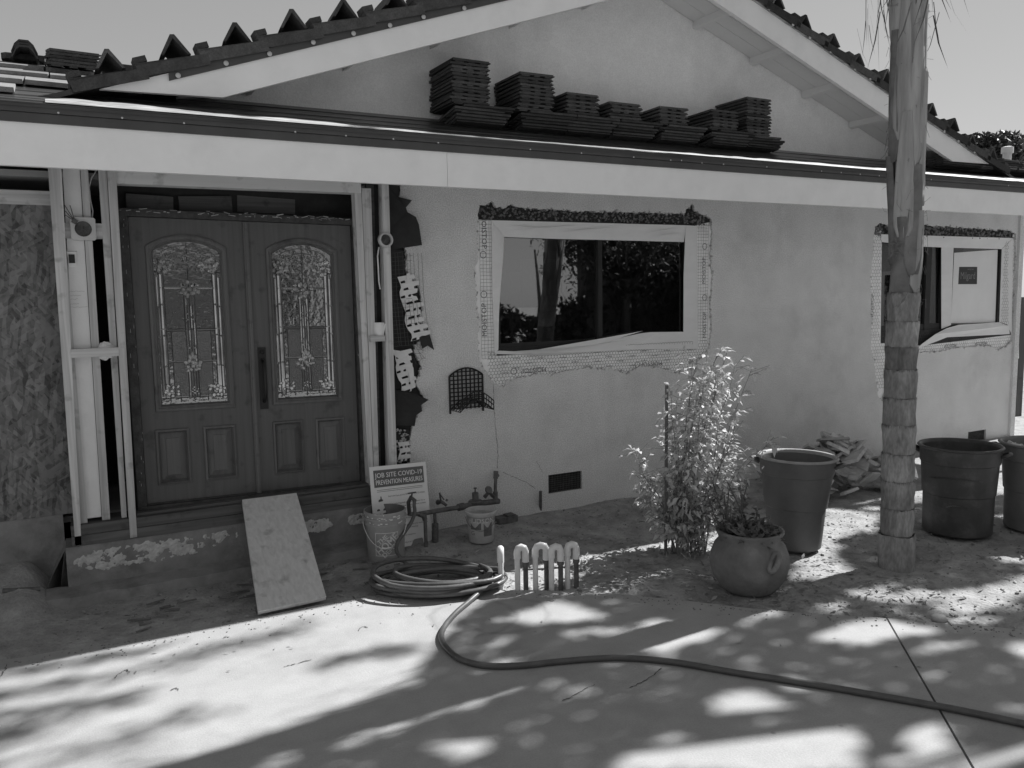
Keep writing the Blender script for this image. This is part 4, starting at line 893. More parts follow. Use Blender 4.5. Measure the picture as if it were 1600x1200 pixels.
# ------------------------------------------------------------------ fittings on the framing
def ebox_round(px, py, y, label, square):
    c = A(px, py, y); t = thing('electrical_box', c, label, 'electrical box', 'round electrical boxes on the framing'); rx = Matrix.Rotation(R(90), 3, 'X')
    m_ = MB()
    if square:
        w_ = .072; hole = [Vector((c.x+.05*math.cos(a), c.y-.03, c.z+.05*math.sin(a))) for a in [2*math.pi*i/20 for i in range(20)]]
        m_.plate([[Vector((c.x-w_+.01, c.y-.03, c.z-w_)), Vector((c.x+w_-.01, c.y-.03, c.z-w_)), Vector((c.x+w_, c.y-.03, c.z-w_+.01)), Vector((c.x+w_, c.y-.03, c.z+w_-.01)), Vector((c.x+w_-.01, c.y-.03, c.z+w_)), Vector((c.x-w_+.01, c.y-.03, c.z+w_)), Vector((c.x-w_, c.y-.03, c.z+w_-.01)), Vector((c.x-w_, c.y-.03, c.z-w_+.01))], hole], (0, .025, 0))
    m_.lathe([(.050, -.006), (.050, .034), (.054, .034), (.054, -.006)] if square else [(.040, 0), (.056, .002), (.056, .035), (.050, .040), (.042, .040), (.040, .012)], c, 24, rx)
    m_.build('box_rim', 'box', t)
    m_ = MB(); m_.lathe([(.051 if square else .041, .003), (.051 if square else .041, .006)], c, 20, rx, True); m_.build('box_back', 'pipe', t)
    m_ = MB()
    for i in range(6):
        a = rnd.uniform(0, 6.28); r_ = rnd.uniform(.01, .035); q = c+Vector((r_*math.cos(a), -.015, r_*math.sin(a)))
        m_.tube([q, q+Vector((rnd.uniform(-.02, .02), -.012, rnd.uniform(-.02, .02))), q+Vector((rnd.uniform(-.035, .035), -.008, rnd.uniform(-.035, .035)))], .003, 5)
    if square:
        q = c+Vector((-.045, -.035, .045))
        for dx, dz in ((-.07, .09), (-.05, .10), (-.02, .10), (-.08, .06)): m_.tube([q, q+Vector((dx*.5, -.01, dz*.5)), q+Vector((dx, -.004, dz))], .0025, 5)
        m_.obox(q, (.03, .02, .03), Matrix.Rotation(.6, 3, 'Y'))
    m_.build('wire_ends', 'wire', t); return t
ebox_round(130, 358, -.108, 'square plastic electrical box with curling wires on the cross block left of the door', True)
ebox_round(601, 375, -.132, 'round electrical box with a hanging cable on the stud right of the door', False)
q = [A(*p, -.14) for p in ((592,386),(590,400),(591,418),(592,440),(594,452))]
m_ = MB(); m_.tube(q, .0055, 6); o = m_.build('cable', 'lath', smooth=True); tag(o, 'short pale cable hanging from the round box on the right stud', 'cable')
q = [A(*p, -.07) for p in ((151,266),(143,278),(139,292),(141,312),(145,330),(143,345))]
m_ = MB(); m_.tube(q, .005, 6); o = m_.build('cable', 'box', smooth=True); tag(o, 'thin cable bowed across the dark gap above the left cross block', 'cable')
# chime unit on the white strip
p, q = A(104, 392, -.092), A(120, 417, -.092); t = thing('doorbell_unit', ((p.x+q.x)/2, -.092, q.z), 'small white doorbell unit with dark screen on the white sheathing strip', 'doorbell')
m_ = MB(); w_ = q.x-p.x; m_.hexa([(p.x+w_*.1, -.094, q.z), (q.x-.002, -.094, q.z), (q.x-.002, -.090, q.z), (p.x+w_*.1, -.090, q.z)], [(p.x, -.115, p.z-.008), (q.x+.003, -.115, p.z-.008), (q.x+.003, -.090, p.z), (p.x, -.090, p.z)]); m_.hexa([(p.x+w_*.1, -.105, q.z+.01), (q.x-.004, -.105, q.z+.01), (q.x-.004, -.092, q.z+.01), (p.x+w_*.1, -.092, q.z+.01)], [(p.x+.004, -.118, p.z-.02), (q.x, -.118, p.z-.02), (q.x, -.10, p.z-.02), (p.x+.004, -.10, p.z-.02)]); m_.build('case', 'plasticw', t)
m_ = MB(); a0, a1, a2, a3 = [A(*k, -.123) for k in ((108,411),(117.5,411),(116.5,397.5),(107,397.5))]; m_.plate([[a0, a1, a2, a3]], (0, .012, 0)); m_.build('screen', 'black', t)
m_ = MB()
for k, (wd, y_) in enumerate(((28, 456), (22, 462), (16, 468), (18, 475), (34, 480))):     # pencilled notes on the strip: illegible scribble
    pts = [A(107+wd*.9*i/14, y_-.8*i/14+rnd.uniform(-1.1, 1.1), -.0925) for i in range(15)]; m_.tube(pts, .0006, 4)
m_.build('pencil_note', 'greyink', HOUSE)
# wad of paper on the left cross block, cup on the right one
c = A(166, 548, -.11); m_ = MB(); n_ = 12
vs = []; fs = []
for i in range(n_+1):
    for k in range(n_):
        a = math.pi*i/n_; b_ = 2*math.pi*k/n_; r_ = .055*(1+.35*nz(math.sin(a)*math.cos(b_)*2, math.sin(a)*math.sin(b_)*2, math.cos(a)*2+4)); vs.append(c+Vector((r_*1.1*math.sin(a)*math.cos(b_), .6*r_*math.sin(a)*math.sin(b_), r_*math.cos(a))))
for i in range(n_):
    for k in range(n_): fs.append((i*n_+k, i*n_+(k+1) % n_, (i+1)*n_+(k+1) % n_, (i+1)*n_+k))
m_.add(vs, fs); o = m_.build('paper_wad', 'lath'); tag(o, 'crumpled pale paper wad stuffed behind the lower left cross block', 'paper wad')
c = A(592, 524, -.11); m_ = MB(); m_.lathe([(.034, 0), (.038, .05), (.040, .098), (.037, .098), (.034, .01)], c, 20)
t = thing('paper_cup', c, 'white crushed paper cup on the small block between the right studs', 'cup')
for i, v in enumerate(m_.v): v.x += .006*math.sin(v.z*70+v.y*50)
m_.build('cup_wall', 'plasticw', t, smooth=True, auto=40)
m_ = MB(); m_.obox(c+Vector((.036, -.01, .05)), (.014, .03, .08), Matrix.Rotation(.25, 3, 'Y'), .004); m_.build('torn_flap', 'plasticw', t)

# ------------------------------------------------------------------ roof tile stacks on the porch roof
TS = MB(); TS.hexa([(-.15, -.21, 0), (.15, -.21, 0), (.15, .21, 0), (-.15, .21, 0)], [(-.15, -.21, .017), (.15, -.21, .017), (.15, .21, .017), (-.15, .21, .017)])
TS.box((-.13, -.205, -.010), (-.06, .2, 0)); TS.box((-.02, -.205, -.010), (.03, .2, 0)); TS.box((.08, -.205, -.010), (.13, .2, 0)); TS.box((.15, -.20, .004), (.168, .205, .012))
tproto = None
def put_tile(par, x, y, z, rz=0.0, tilt=(0, 0)):
    global tproto
    rot = (tilt[0], tilt[1], rz)
    if tproto is None:
        tproto = TS.build('tile', 'tile', par, origin=(0, 0, 0)); tproto.location = Vector((x, y, z))-wloc(par); tproto.rotation_euler = rot
    else: link_copy(tproto, par, (x, y, z), rot)
STK_ = [('tallest stack of dark roof tiles, leftmost on the porch roof', 708, 765, 92, 190, 16), ('second stack of roof tiles from the left, nearly as tall as the first', 815, 862, 114, 196, 13), ('third stack of roof tiles from the left, mid height', 885, 933, 145, 206, 10),
        ('fourth and middle stack of roof tiles on the porch roof', 955, 1002, 160, 212, 8), ('fifth stack of roof tiles from the left, topped by a thin edge', 1030, 1074, 167, 220, 8), ('low sixth stack of roof tiles standing before the rightmost one', 1108, 1155, 172, 226, 9), ('rightmost stack of roof tiles, set back behind the low sixth one', 1163, 1206, 153, 230, 13)]
for i, (lab, xa_, xb_, top, base, n_) in enumerate(STK_):
    yf = -.44 if i < 6 else -.40
    p, q = A(xa_, base, yf), A(xb_, base, yf); xc_ = (p.x+q.x)/2; ztop = A((xa_+xb_)/2, top, yf).z
    t = thing('roof_tile_stack', (xc_, yf+.2, roof_z(yf)), lab, 'tile stack', 'stacks of roof tiles on the porch roof')
    zb_ = roof_z(yf+.21)+.02
    nb = 5 if i < 6 else 4                    # a fanned layer of flat tiles beneath
    for k in range(nb): put_tile(t, xc_+.10+.012*k*(-1)**k, yf+.17-.012*k, roof_z(yf+.17)-.005+.022*k, R(90)+rnd.uniform(-.05, .05), (0, R(9)))
    z0_ = roof_z(yf+.17)+.022*nb+.012; n_ = max(4, round((ztop-z0_)/.0285)); st = (ztop-z0_)/n_
    for k in range(n_): put_tile(t, xc_+rnd.uniform(-.012, .012), yf+.21+rnd.uniform(-.012, .012), z0_+st*k+.009, rnd.uniform(-.035, .035), (rnd.uniform(-.01, .01), rnd.uniform(-.012, .012)))
t = thing('roof_tile_stack', (8.9, -.35, 3.15), 'spread flat stack of roof tiles at the far right end of the eave', 'tile stack', 'stacks of roof tiles on the porch roof')
for r_, (xo, nn) in enumerate(((8.32, 4), (8.64, 5), (8.96, 5), (9.28, 5), (9.6, 5), (9.95, 4), (10.3, 3))):
    for k in range(nn): put_tile(t, xo+rnd.uniform(-.03, .03)+.01*k, -.42+.01*k, roof_z(-.42)+.02+.024*k, R(90)+rnd.uniform(-.08, .08), (rnd.uniform(-.02, .02), R(8)))
p = A(112, 112, .62); t = thing('roof_tile_stack', (p.x, .62, roof_z(.62)), 'small stack of tiles on the tiled roof at far left', 'tile stack', 'stacks of roof tiles on the porch roof')
for k in range(5): put_tile(t, p.x+rnd.uniform(-.01, .01), .62, roof_z(.62)+.05+.022*k, R(4), (R(12), 0))
p = A(40, 92, .85); p.z = roof_z(.8)+.02; t = thing('ridge_tile_bundle', (p.x, .85, roof_z(.85)), 'three nested angular ridge tiles lying on the left roof', 'ridge tiles')
for k in range(3):
    m_ = MB(); w_ = .085
    prof = [(-w_, 0), (-w_*.72, .055), (-.03, .085), (.03, .085), (w_*.72, .055), (w_, 0)]
    m_.plate([[Vector((p.x+a*(1-.02*k), .7, p.z+.02+b_+.018*k)) for a, b_ in prof]+[Vector((p.x+a*.86, .7, p.z+.02+b_*.84+.018*k)) for a, b_ in prof[::-1]]], (0, .4, 0)); m_.build('ridge_tile', 'tile', t)

# ------------------------------------------------------------------ hose hanger on the wall
t = thing('hose_hanger', (2.87, -.02, .98), 'black plastic lattice hose hanger with curved saddle on the wall', 'hose hanger')
hx0, hx1 = 2.685, 2.985; zsp, zap, zlow = 1.275, 1.335, .975
def arcz(x): u = (x-(hx0+hx1)/2)/((hx1-hx0)/2); return zsp+(zap-zsp)*(1-u*u)
m_ = MB(); n_ = 8
for i in range(n_+1):
    x = hx0+(hx1-hx0)*i/n_; w_ = .007 if i in (0, n_) else .0042; m_.box((x-w_*.8, -.022, zlow-.01 if i in (0, n_) else zlow+.02), (x+w_*.8, -.006, arcz(x)))
for k in range(10):
    z = zlow+.03+k*.0335; hw = (hx1-hx0)/2
    if z > zsp: hw *= math.sqrt(max(0, 1-(z-zsp)/(zap-zsp)))*.98
    m_.box((2.835-hw, -.0215, z-.0042), (2.835+hw, -.0065, z+.0042))
m_.tube([(hx0+(hx1-hx0)*i/16, -.014, arcz(hx0+(hx1-hx0)*i/16)) for i in range(17)], .007, 6); m_.build('lattice_back', 'black', t)
m_ = MB()                                    # saddle that sticks out, seen from its front edge
def sad(u, d):                                # u 0..1 across, d depth from wall
    x = hx0+(hx1-hx0)*u; z = zlow+.045+.085*math.sin(math.pi*u)-.02; return Vector((x, -.02-d, z))
for d in (0.0, .05, .10, .15, .19): m_.tube([sad(i/14, d) for i in range(15)], .005 if d in (0., .19) else .0035, 5)
for i in range(15): m_.tube([sad(i/14, 0), sad(i/14, .19)], .0035, 4)
for i in range(15):                           # upturned front lip
    p = sad(i/14, .19); m_.tube([p, p+Vector((0, -.005, .075))], .0035, 4)
for h in (.0375, .075): m_.tube([sad(i/14, .19)+Vector((0, -.003, h)) for i in range(15)], .005, 5)
m_.build('saddle', 'black', t)

# ------------------------------------------------------------------ buckets
def cyl_map(c, rfun, a0):
    """map (u,v) on the curved side of a tapered bucket; a0 = facing angle, v measured from the base"""
    def fn(u, v):
        r_ = rfun(v)+.0015; a = a0+u/r_; return Vector((c.x+r_*math.cos(a), c.y+r_*math.sin(a), c.z+v))
    return fn
def facing(c): d = CAM-c; return math.atan2(d.y, d.x)
c = G(601, 880); c = c+Vector((.06, .13, -.005)); t = thing('bucket', c, 'dirty five gallon bucket with square diagonal store logo beside the ramp', 'bucket')
r5 = lambda v: .134+.016*v/.37
m_ = MB(); m_.lathe([(.0, 0), (.130, 0), (.134, .006), (r5(.27), .27), (.153, .272), (.153, .285), (r5(.29)+.002, .287), (.1495, .315), (.1575, .318), (.1575, .330), (.150, .333), (.150, .357), (.156, .358), (.156, .372), (.148, .373)], c, 40); m_.build('bucket_wall', 'bucket', t, smooth=True, auto=35)
m_ = MB(); m_.lathe([(.0, .012), (.128, .012), (.1465, .372), (.148, .373)], c, 40); m_.build('bucket_lining', 'bucketin', t, smooth=True)
fn = cyl_map(c, r5, facing(c)+.06); lg = MB(); S_ = .176; zc = .142
for x0_, x1_, z0_, z1_ in ((-S_/2, S_/2, -S_/2, -S_/2+.005), (-S_/2, S_/2, S_/2-.005, S_/2), (-S_/2, -S_/2+.005, -S_/2+.005, S_/2-.005), (S_/2-.005, S_/2, -S_/2+.005, S_/2-.005)):
    nseg = 8
    for i in range(nseg): u0 = x0_+(x1_-x0_)*i/nseg; u1 = x0_+(x1_-x0_)*(i+1)/nseg; lg.add([fn(u0, zc+z0_), fn(u1, zc+z0_), fn(u1, zc+z1_), fn(u0, zc+z1_)], [(0, 1, 2, 3)])
ca, sa = math.cos(R(40)), math.sin(R(40))
def diag(ox, oz): return lambda u, v: fn((u*ca-v*sa)+ox, zc+(u*sa+v*ca)+oz)
def bold(txt, size, ox, oz, sx=1.0, k=.0016):
    vs, fs = textflat(txt, size)
    for dx in (-k, 0, k):
        for dz in (-k*.6, k*.6):
            f2 = diag(ox, oz); lg.add([f2(u*sx+dx, v+dz)+Vector((0, -.0002*(dx > 0), 0)) for u, v in vs], fs)
bold('THE', .048, -.030, .036); bold('HOME', .078, .003, -.002, .90); bold('DEPOT', .050, .030, -.040)
def dline(ox, oz, L_):
    f2 = diag(ox, oz); n2 = 8
    for i in range(n2): u0 = -L_/2+L_*i/n2; u1 = -L_/2+L_*(i+1)/n2; lg.add([f2(u0, -.0014), f2(u1, -.0014), f2(u1, .0014), f2(u0, .0014)], [(0, 1, 2, 3)])
dline(-.022, .022, .19); dline(.022, -.024, .19)
lg.build('logo_print', 'print', t)
m_ = MB(); fb = facing(c); bp = []
for i in range(15):
    a = fb-1.35+2.7*i/14; bp.append(Vector((c.x+.166*math.cos(a), c.y+.166*math.sin(a), c.z+.29-.17*math.sin(math.pi*i/14))))
m_.tube(bp, .0025, 6)
m_.tube([bp[6], bp[7], bp[8]], .008, 8); m_.build('bucket_handle', 'lath', t)
m_ = MB()
for i in range(26):
    a = fb+rnd.uniform(-.9, .9); z = rnd.choice((.365, .33, .345, .30)); r_ = .159; m_.obox((c.x+r_*math.cos(a), c.y+r_*math.sin(a), c.z+z+rnd.uniform(-.01, .005)), (rnd.uniform(.005, .02), .003, rnd.uniform(.003, .010)), Matrix.Rotation(a+math.pi/2, 3, 'Z'))
m_.build('plaster_drips', 'lath', t, kind='stuff')

c = G(752, 851); c = c+Vector((.05, .10, 0)); t = thing('plastic_tub', c, 'small pale round plastic tub with faded print by the pipes', 'tub')
rt = lambda v: .098+.018*v/.26
m_ = MB(); m_.lathe([(0, 0), (.093, 0), (.098, .008), (rt(.215), .215), (rt(.215)+.004, .217), (rt(.225)+.004, .232), (.128, .234), (.128, .246), (.122, .25)], c, 36); m_.build('tub_wall', 'tub', t, smooth=True, auto=35)
m_ = MB(); m_.lathe([(0, .01), (.092, .01), (.118, .249), (.122, .25)], c, 36); m_.build('tub_lining', 'tub', t, smooth=True)
fn = cyl_map(c, rt, facing(c)); m_ = MB(); text_on(m_, 'HUDSON', .052, lambda u, v: fn(u*1.05, .185+v)); m_.build('tub_print', 'print', t)
m_ = MB()
for u0, u1, v0, v1 in ((-.09, .0, .115, .150), (.02, .095, .06, .150)):
    for i in range(6): a, b_ = u0+(u1-u0)*i/6, u0+(u1-u0)*(i+1)/6; m_.add([fn(a, v0), fn(b_, v0), fn(b_, v1-.02*math.sin(i)), fn(a, v1-.02*math.sin(i-1))], [(0, 1, 2, 3)])
text_on(m_, 'G', .05, lambda u, v: fn(-.07+u, .085+v)); m_.build('tub_print', 'fadedink', t)
m_ = MB(); fb = facing(c); m_.tube([Vector((c.x+.122*math.cos(fb-1.4+2.8*i/14), c.y+.122*math.sin(fb-1.4+2.8*i/14), c.z+.20-.09*math.sin(math.pi*i/14))) for i in range(15)], .0018, 5); m_.build('bucket_handle', 'wire', t)

# ------------------------------------------------------------------ job site sign leaning on the wall
TL, TR = A(577, 730, -.26), A(665, 721.5, -.14); BRp = G(674, 847); BRp = Vector((BRp.x, BRp.y, .0))
ex = (TR-TL); wS = ex.length; ex.normalize(); ez = (TR-BRp); hS = ez.length; ez = (ez-ex*ez.dot(ex)).normalized(); ny = ex.cross(ez)
if ny.y > 0: ny = -ny
def sg_(u, v, d=0.0): return TL+ex*u-ez*v+ny*d          # u right, v down from the top left corner
t = thing('job_site_sign', BRp, 'white job site safety sign leaning behind the bucket', 'sign')
m_ = MB(); m_.plate([[sg_(0, hS), sg_(wS, hS), sg_(wS, 0), sg_(0, 0)]], -ny*.006); m_.build('sign_board', 'sign', t)
m_ = MB(); m_.plate([[sg_(.03, .16, .0012), sg_(wS-.03, .16, .0012), sg_(wS-.03, .03, .0012), sg_(.03, .03, .0012)]], ny*.0003); m_.build('title_band', 'signband', t)
m_ = MB(); cx_ = wS/2
for txt, v0, sz in (('JOB SITE COVID-19', .072, .052), ('PREVENTION MEASURES', .126, .052)):
    vs, fs = textflat(txt, sz); wmax = max(u for u, _ in vs)*2; k_ = min(1.15, (wS-.09)/wmax)
    for dx in (-.0005, .0005): m_.add([sg_(cx_+u*k_+dx, v0-v, .0018+dx*.1) for u, v in vs], fs)
m_.build('title_text', 'sign', t)
m_ = MB(); lx = .145
def para(txt, v, sz=.0165):
    vs, fs = textflat(txt, sz, 'LEFT'); wmax = max(u for u, _ in vs); k_ = min(1.0, (wS-lx-.03)/wmax); m_.add([sg_(lx+u*k_, v-q, .0016) for u, q in vs], fs)
for txt, v in (('Stay home if you are sick. DO NOT COME TO WORK.', .235), ('Wash hands frequently with soap and water for at', .295), ('least 20 seconds. If soap and water are not available,', .317), ('use alcohol based hand sanitizer.', .339), ('Cover your mouth and nose with a tissue if you cough', .392), ('or sneeze or do so into your elbow.', .414),
               ('Maintain a six foot distance from other workers and', .467), ('avoid gatherings, breaks and meetings.', .489), ('Do not share tools or equipment.', .545), ('Wear a face covering at all times.', .60), ('Clean and disinfect surfaces often.', .655), ('Follow posted rules on site.', .71)):
    if v < hS-.03: para(txt, v)
for k_, v in enumerate((.18, .192)): m_.plate([[sg_(.05, v+.003, .0014), sg_(wS-.05, v+.003, .0014), sg_(wS-.05, v, .0014), sg_(.05, v, .0014)]], ny*.0002)
for u, v, r_ in ((.06, .46, .026), (.115, .46, .026), (.06, .53, .026), (.115, .53, .026)):
    ring = [(math.cos(2*math.pi*i/16), math.sin(2*math.pi*i/16)) for i in range(16)]; m_.add([sg_(u+r_*a, v+r_*b_, .0016) for a, b_ in ring]+[sg_(u+r_*.82*a, v+r_*.82*b_, .0016) for a, b_ in ring], [(i, (i+1) % 16, 16+(i+1) % 16, 16+i) for i in range(16)])
for u, v, a, b_ in ((.075, .26, .022, .010), (.05, .33, .014, .008), (.105, .33, .014, .008), (.06, .37, .026, .010), (.11, .365, .03, .010), (.08, .245, .006, .016)):
    m_.add([sg_(u+a*math.cos(2*math.pi*i/9)*(1+.3*math.sin(i*2.4)), v+b_*math.sin(2*math.pi*i/9)*(1+.3*math.cos(i*1.7)), .0016) for i in range(9)], [tuple(range(9))])
m_.build('sign_print', 'greyink', t)

# ------------------------------------------------------------------ ramp plank
a, b_ = Vector((.985, -.155, .508)), Vector((1.372, -.155, .506)); d_, c_ = G(404, 962, .012), G(510, 939, .012)
nrm = (b_-a).cross(d_-a).normalized();  nrm = nrm if nrm.z > 0 else -nrm
m_ = MB(); m_.hexa([a-nrm*.04, b_-nrm*.04, c_-nrm*.04+Vector((0, 0, .036)), d_-nrm*.04+Vector((0, 0, .036))], [a, b_, c_+Vector((0, 0, .028)), d_+Vector((0, 0, .028))]); o = m_.build('ramp_plank', 'woody'); tag(o, 'wide worn plank laid as a ramp from the driveway to the door', 'plank')
# ------------------------------------------------------------------ water pipes at the wall
t = thing('pipe_assembly', (2.5, -.3, 0), 'old water pipe assembly with regulator and valves low on the wall', 'pipes')
def P_(px, py, y): return A(px, py, y)
m_ = MB(); m_.tube([P_(655, 803, -.36), P_(690, 797, -.30), P_(722, 792, -.24)], .019, 10); m_.tube([P_(722, 792, -.24), P_(745, 787, -.19), P_(779, 783, -.12)], .024, 10); m_.tube([P_(716, 793, -.25), P_(724, 791, -.236)], .030, 10); m_.tube([P_(774, 785, -.12), P_(774, 760, -.10), P_(775, 737, -.06)], .014, 10); m_.tube([P_(774, 784, -.12), P_(774, 768, -.105)], .021, 10); m_.tube([P_(774.5, 748, -.075), P_(775, 736, -.06)], .021, 10); m_.tube([P_(775, 743, -.06), P_(778, 743, -.12)], .014, 10); m_.tube([P_(679, 799, -.32), P_(680, 820, -.32)], .014, 8); m_.tube([P_(680, 818, -.32), P_(680, 846, -.32)], .026, 10); m_.tube([P_(664, 804, -.35), P_(666, 862, -.40)], .015, 8); m_.tube([P_(655, 803, -.36), P_(662, 806, -.355), P_(664, 812, -.355)], .021, 8); m_.build('pipe', 'pipe', t, smooth=True, auto=50)
m_ = MB(); m_.tube([P_(640, 803, -.37), P_(638, 785, -.38), P_(642, 777, -.40), P_(648, 782, -.43), P_(647, 790, -.44)], [.016, .016, .017, .016, .012], 8); m_.tube([P_(638, 803, -.37), P_(657, 803, -.36)], .016, 8); m_.tube([P_(643, 777, -.40), P_(644, 769, -.40)], .006, 6); m_.tube([P_(637, 771, -.40), P_(650, 769, -.41)], .006, 6); m_.build('hose_bib', 'brass', t, smooth=True, auto=50)
m_ = MB(); q = P_(743, 788, -.2); m_.lathe([(.012, .0), (.055, .012), (.06, .026), (.05, .036), (.027, .04), (.027, .095), (.022, .10), (.006, .10), (.006, .13), (.014, .131), (.014, .138)], q, 20, None, True); m_.build('regulator', 'pipe', t, smooth=True, auto=35)
m_ = MB(); m_.tube([P_(757, 777, -.16), P_(764, 769, -.18), P_(770, 775, -.14)], .017, 8); m_.lathe([(.03, 0), (.034, .008), (.03, .016)], P_(763, 766, -.19), 12, Matrix.Rotation(R(60), 3, 'X'), True); m_.build('valve', 'brass', t, smooth=True, auto=40)
m_ = MB(); m_.tube([P_(684, 785, -.05), P_(690, 784, -.1), P_(698, 790, -.12)], [.022, .014, .012], 8); m_.tube([P_(689, 784, -.1), P_(687, 770, -.11)], .007, 6); m_.tube([P_(686, 770, -.11), P_(694, 781, -.13)], .005, 6); m_.tube([P_(697, 783, -.11), P_(699, 780, -.11)], .010, 8); m_.build('hose_bib', 'brass', t, smooth=True, auto=40)
m_ = MB(); m_.tube([G(842, 800)+Vector((0, -.03, 0)), A(844.5, 768, -.06)], .014, 6); o = m_.build('survey_stake', 'pipe'); tag(o, 'short dark metal stake standing at the wall below the vent', 'stake')
m_ = MB(); q = G(790, 817); m_.obox(q+Vector((0, 0, .03)), (.20, .10, .06), Matrix.Rotation(.1, 3, 'Z'), .01); m_.obox(q+Vector((0.04, 0, .065)), (.08, .08, .014), Matrix.Rotation(.1, 3, 'Z')); o = m_.build('brick', 'pipe'); tag(o, 'dark brick lying on the soil behind the small tub', 'brick')

# ------------------------------------------------------------------ hose: coil, feed to the bib, and the run across the slab
HR = .0165
def smooth_path(P, k=6):
    out = []
    for i in range(len(P)-1):
        p0 = P[max(i-1, 0)]; p1 = P[i]; p2 = P[i+1]; p3 = P[min(i+2, len(P)-1)]
        for j in range(k):
            s = j/k; out.append(.5*((2*p1)+(p2-p0)*s+(2*p0-5*p1+4*p2-p3)*s*s+(3*p1-p0-3*p2+p3)*s**3))
    return out+[P[-1]]
t = thing('garden_hose', (2.05, -1.22, 0), 'thick garden hose coiled by the pipes and running across the driveway', 'hose')
cc = Vector((2.03, -1.23, 0)); pts = []
loops = 7; nseg = 26
for i in range(loops*nseg+1):
    f_ = i/nseg; L_ = int(min(f_, loops-.001)); a = 2*math.pi*f_+.6
    rx_ = .37+.05*math.sin(L_*2.1+.4)+(.03 if L_ == 0 else 0); ry_ = .225+.03*math.sin(L_*1.3)
    ox = .05*math.sin(L_*1.7); oy = .03*math.cos(L_*2.3); z = .020+.026*f_*.45+.014*math.sin(a*1+L_*1.9)+(.035*max(0, math.sin(a+.6+L_*.8)) if L_ > 3 else 0)
    u, v = rx_*math.cos(a), ry_*math.sin(a); th = R(-24)
    pts.append(Vector((cc.x+ox+u*math.cos(th)-v*math.sin(th), cc.y+oy+u*math.sin(th)+v*math.cos(th), max(.018, z))))
coil = pts
feed = [P_(647, 789, -.44), P_(648, 800, -.46), P_(643, 815, -.50), P_(632, 832, -.55), P_(621, 848, -.62), P_(620, 862, -.68), P_(628, 873, -.74), G(640, 884, .03), G(660, 884, .04)]
m_ = MB(); m_.tube(smooth_path(feed), HR*.85, 8); m_.build('hose_feed', 'hose', t, smooth=True)
m_ = MB(); m_.tube(coil, HR, 10); m_.build('hose_coil', 'hose', t, smooth=True)
run = [G(690, 915, .05), G(730, 910, .06), G(757, 910, .05), G(752, 922, .035), G(735, 938, .02), G(712, 958, HR), G(694, 980, HR), G(690, 998, HR), G(700, 1015, HR), G(722, 1031, HR), G(760, 1040, HR), G(810, 1040, HR), G(870, 1034, HR), G(930, 1029, HR), G(975, 1028, HR), G(1050, 1034, HR), G(1150, 1051, HR), G(1250, 1066, HR), G(1350, 1083, HR), G(1480, 1106, HR), G(1600, 1131, HR), G(1720, 1160, HR), G(1900, 1230, HR)]
m_ = MB(); m_.tube(smooth_path(run), HR, 10); m_.build('hose_run', 'hose', t, smooth=True)
m_ = MB()
for px in (742, 760): q = G(px, 916, .045); m_.tube([q+Vector((-.03, .02, 0)), q+Vector((.03, -.02, 0.01))], .022, 8)
m_.build('hose_coupling', 'black', t)

# ------------------------------------------------------------------ PVC loops
t = thing('pvc_manifold', (2.6, -1.52, 0), 'row of five white U-shaped PVC irrigation risers tied by a thin rail', 'pvc pipes')
for i, (px, py, top, gap_, fl) in enumerate(((783, 919, 856, .045, 1.0), (809, 921, 850, .055, 1), (837, 918, 851, .075, 1), (862, 920, 848, .062, 1), (887, 916, 847, .06, 1))):
    b0 = G(px, py, 0); dir_ = Vector((.80, -.25, 0)).normalized() if i else Vector((.3, .6, 0)).normalized()
    d = (b0-CAM); ht = .285 if i else .262; q = b0+dir_*gap_; rr = .0185
    m_ = MB(); m_.tube([b0+Vector((0, 0, -.04)), b0+Vector((0, 0, ht-.035))], rr, 12); m_.tube([b0+Vector((0, 0, ht-.075)), b0+Vector((0, 0, ht-.03)), b0+dir_*gap_*.15+Vector((0, 0, ht-.008)), b0+dir_*gap_*.5+Vector((0, 0, ht)), b0+dir_*gap_*.85+Vector((0, 0, ht-.008)), q+Vector((0, 0, ht-.03)), q+Vector((0, 0, ht-.10))], rr*1.28, 12); lo = m_.build('pipe_loop', 'pvc', t, smooth=True, auto=50)
    m_ = MB(); m_.tube([q+Vector((0, 0, ht-.10)), q+Vector((0, 0, -.04))], rr*.9, 10); m_.tube([q+Vector((0, 0, ht-.105)), q+Vector((0, 0, ht-.125))], rr*1.25, 10); m_.build('lower_leg', 'pipe', lo, smooth=True, auto=50)
m_ = MB(); m_.tube([G(790, 893, .09), G(812, 893, .11)], .006, 6); m_.tube([G(816, 890, .12), G(850, 889, .125), G(895, 885, .13)], .007, 6); m_.build('cross_rail', 'steel', t)

# ------------------------------------------------------------------ bush with its stake
r2 = random.Random(21)
base = G(1075, 866)+Vector((.05, .08, -.02)); t = thing('bush', base, 'tall sunlit bush with narrow drooping leaves beside the grey bin', 'bush')
st = MB(); lf = MB(); vw = (CAM-base); vw.z = 0; vw.normalize(); side = Vector((-vw.y, vw.x, 0)); side = side if side.dot(RT) > 0 else -side
def leaf(mb_, p, d, L_, w_, droop=.5, up=Vector((0, 0, 1))):
    d = d.normalized(); s_ = d.cross(up); s_ = s_.normalized() if s_.length > .05 else d.orthogonal().normalized(); s_.rotate(Matrix.Rotation(r2.uniform(-.7, .7), 3, d))
    a = p; b = p+d*L_*.5+Vector((0, 0, -.08*droop*L_)); c = p+d*L_+Vector((0, 0, -droop*L_*.45))
    mb_.add([a, b-s_*w_, c, b+s_*w_], [(0, 1, 3), (1, 2, 3)])
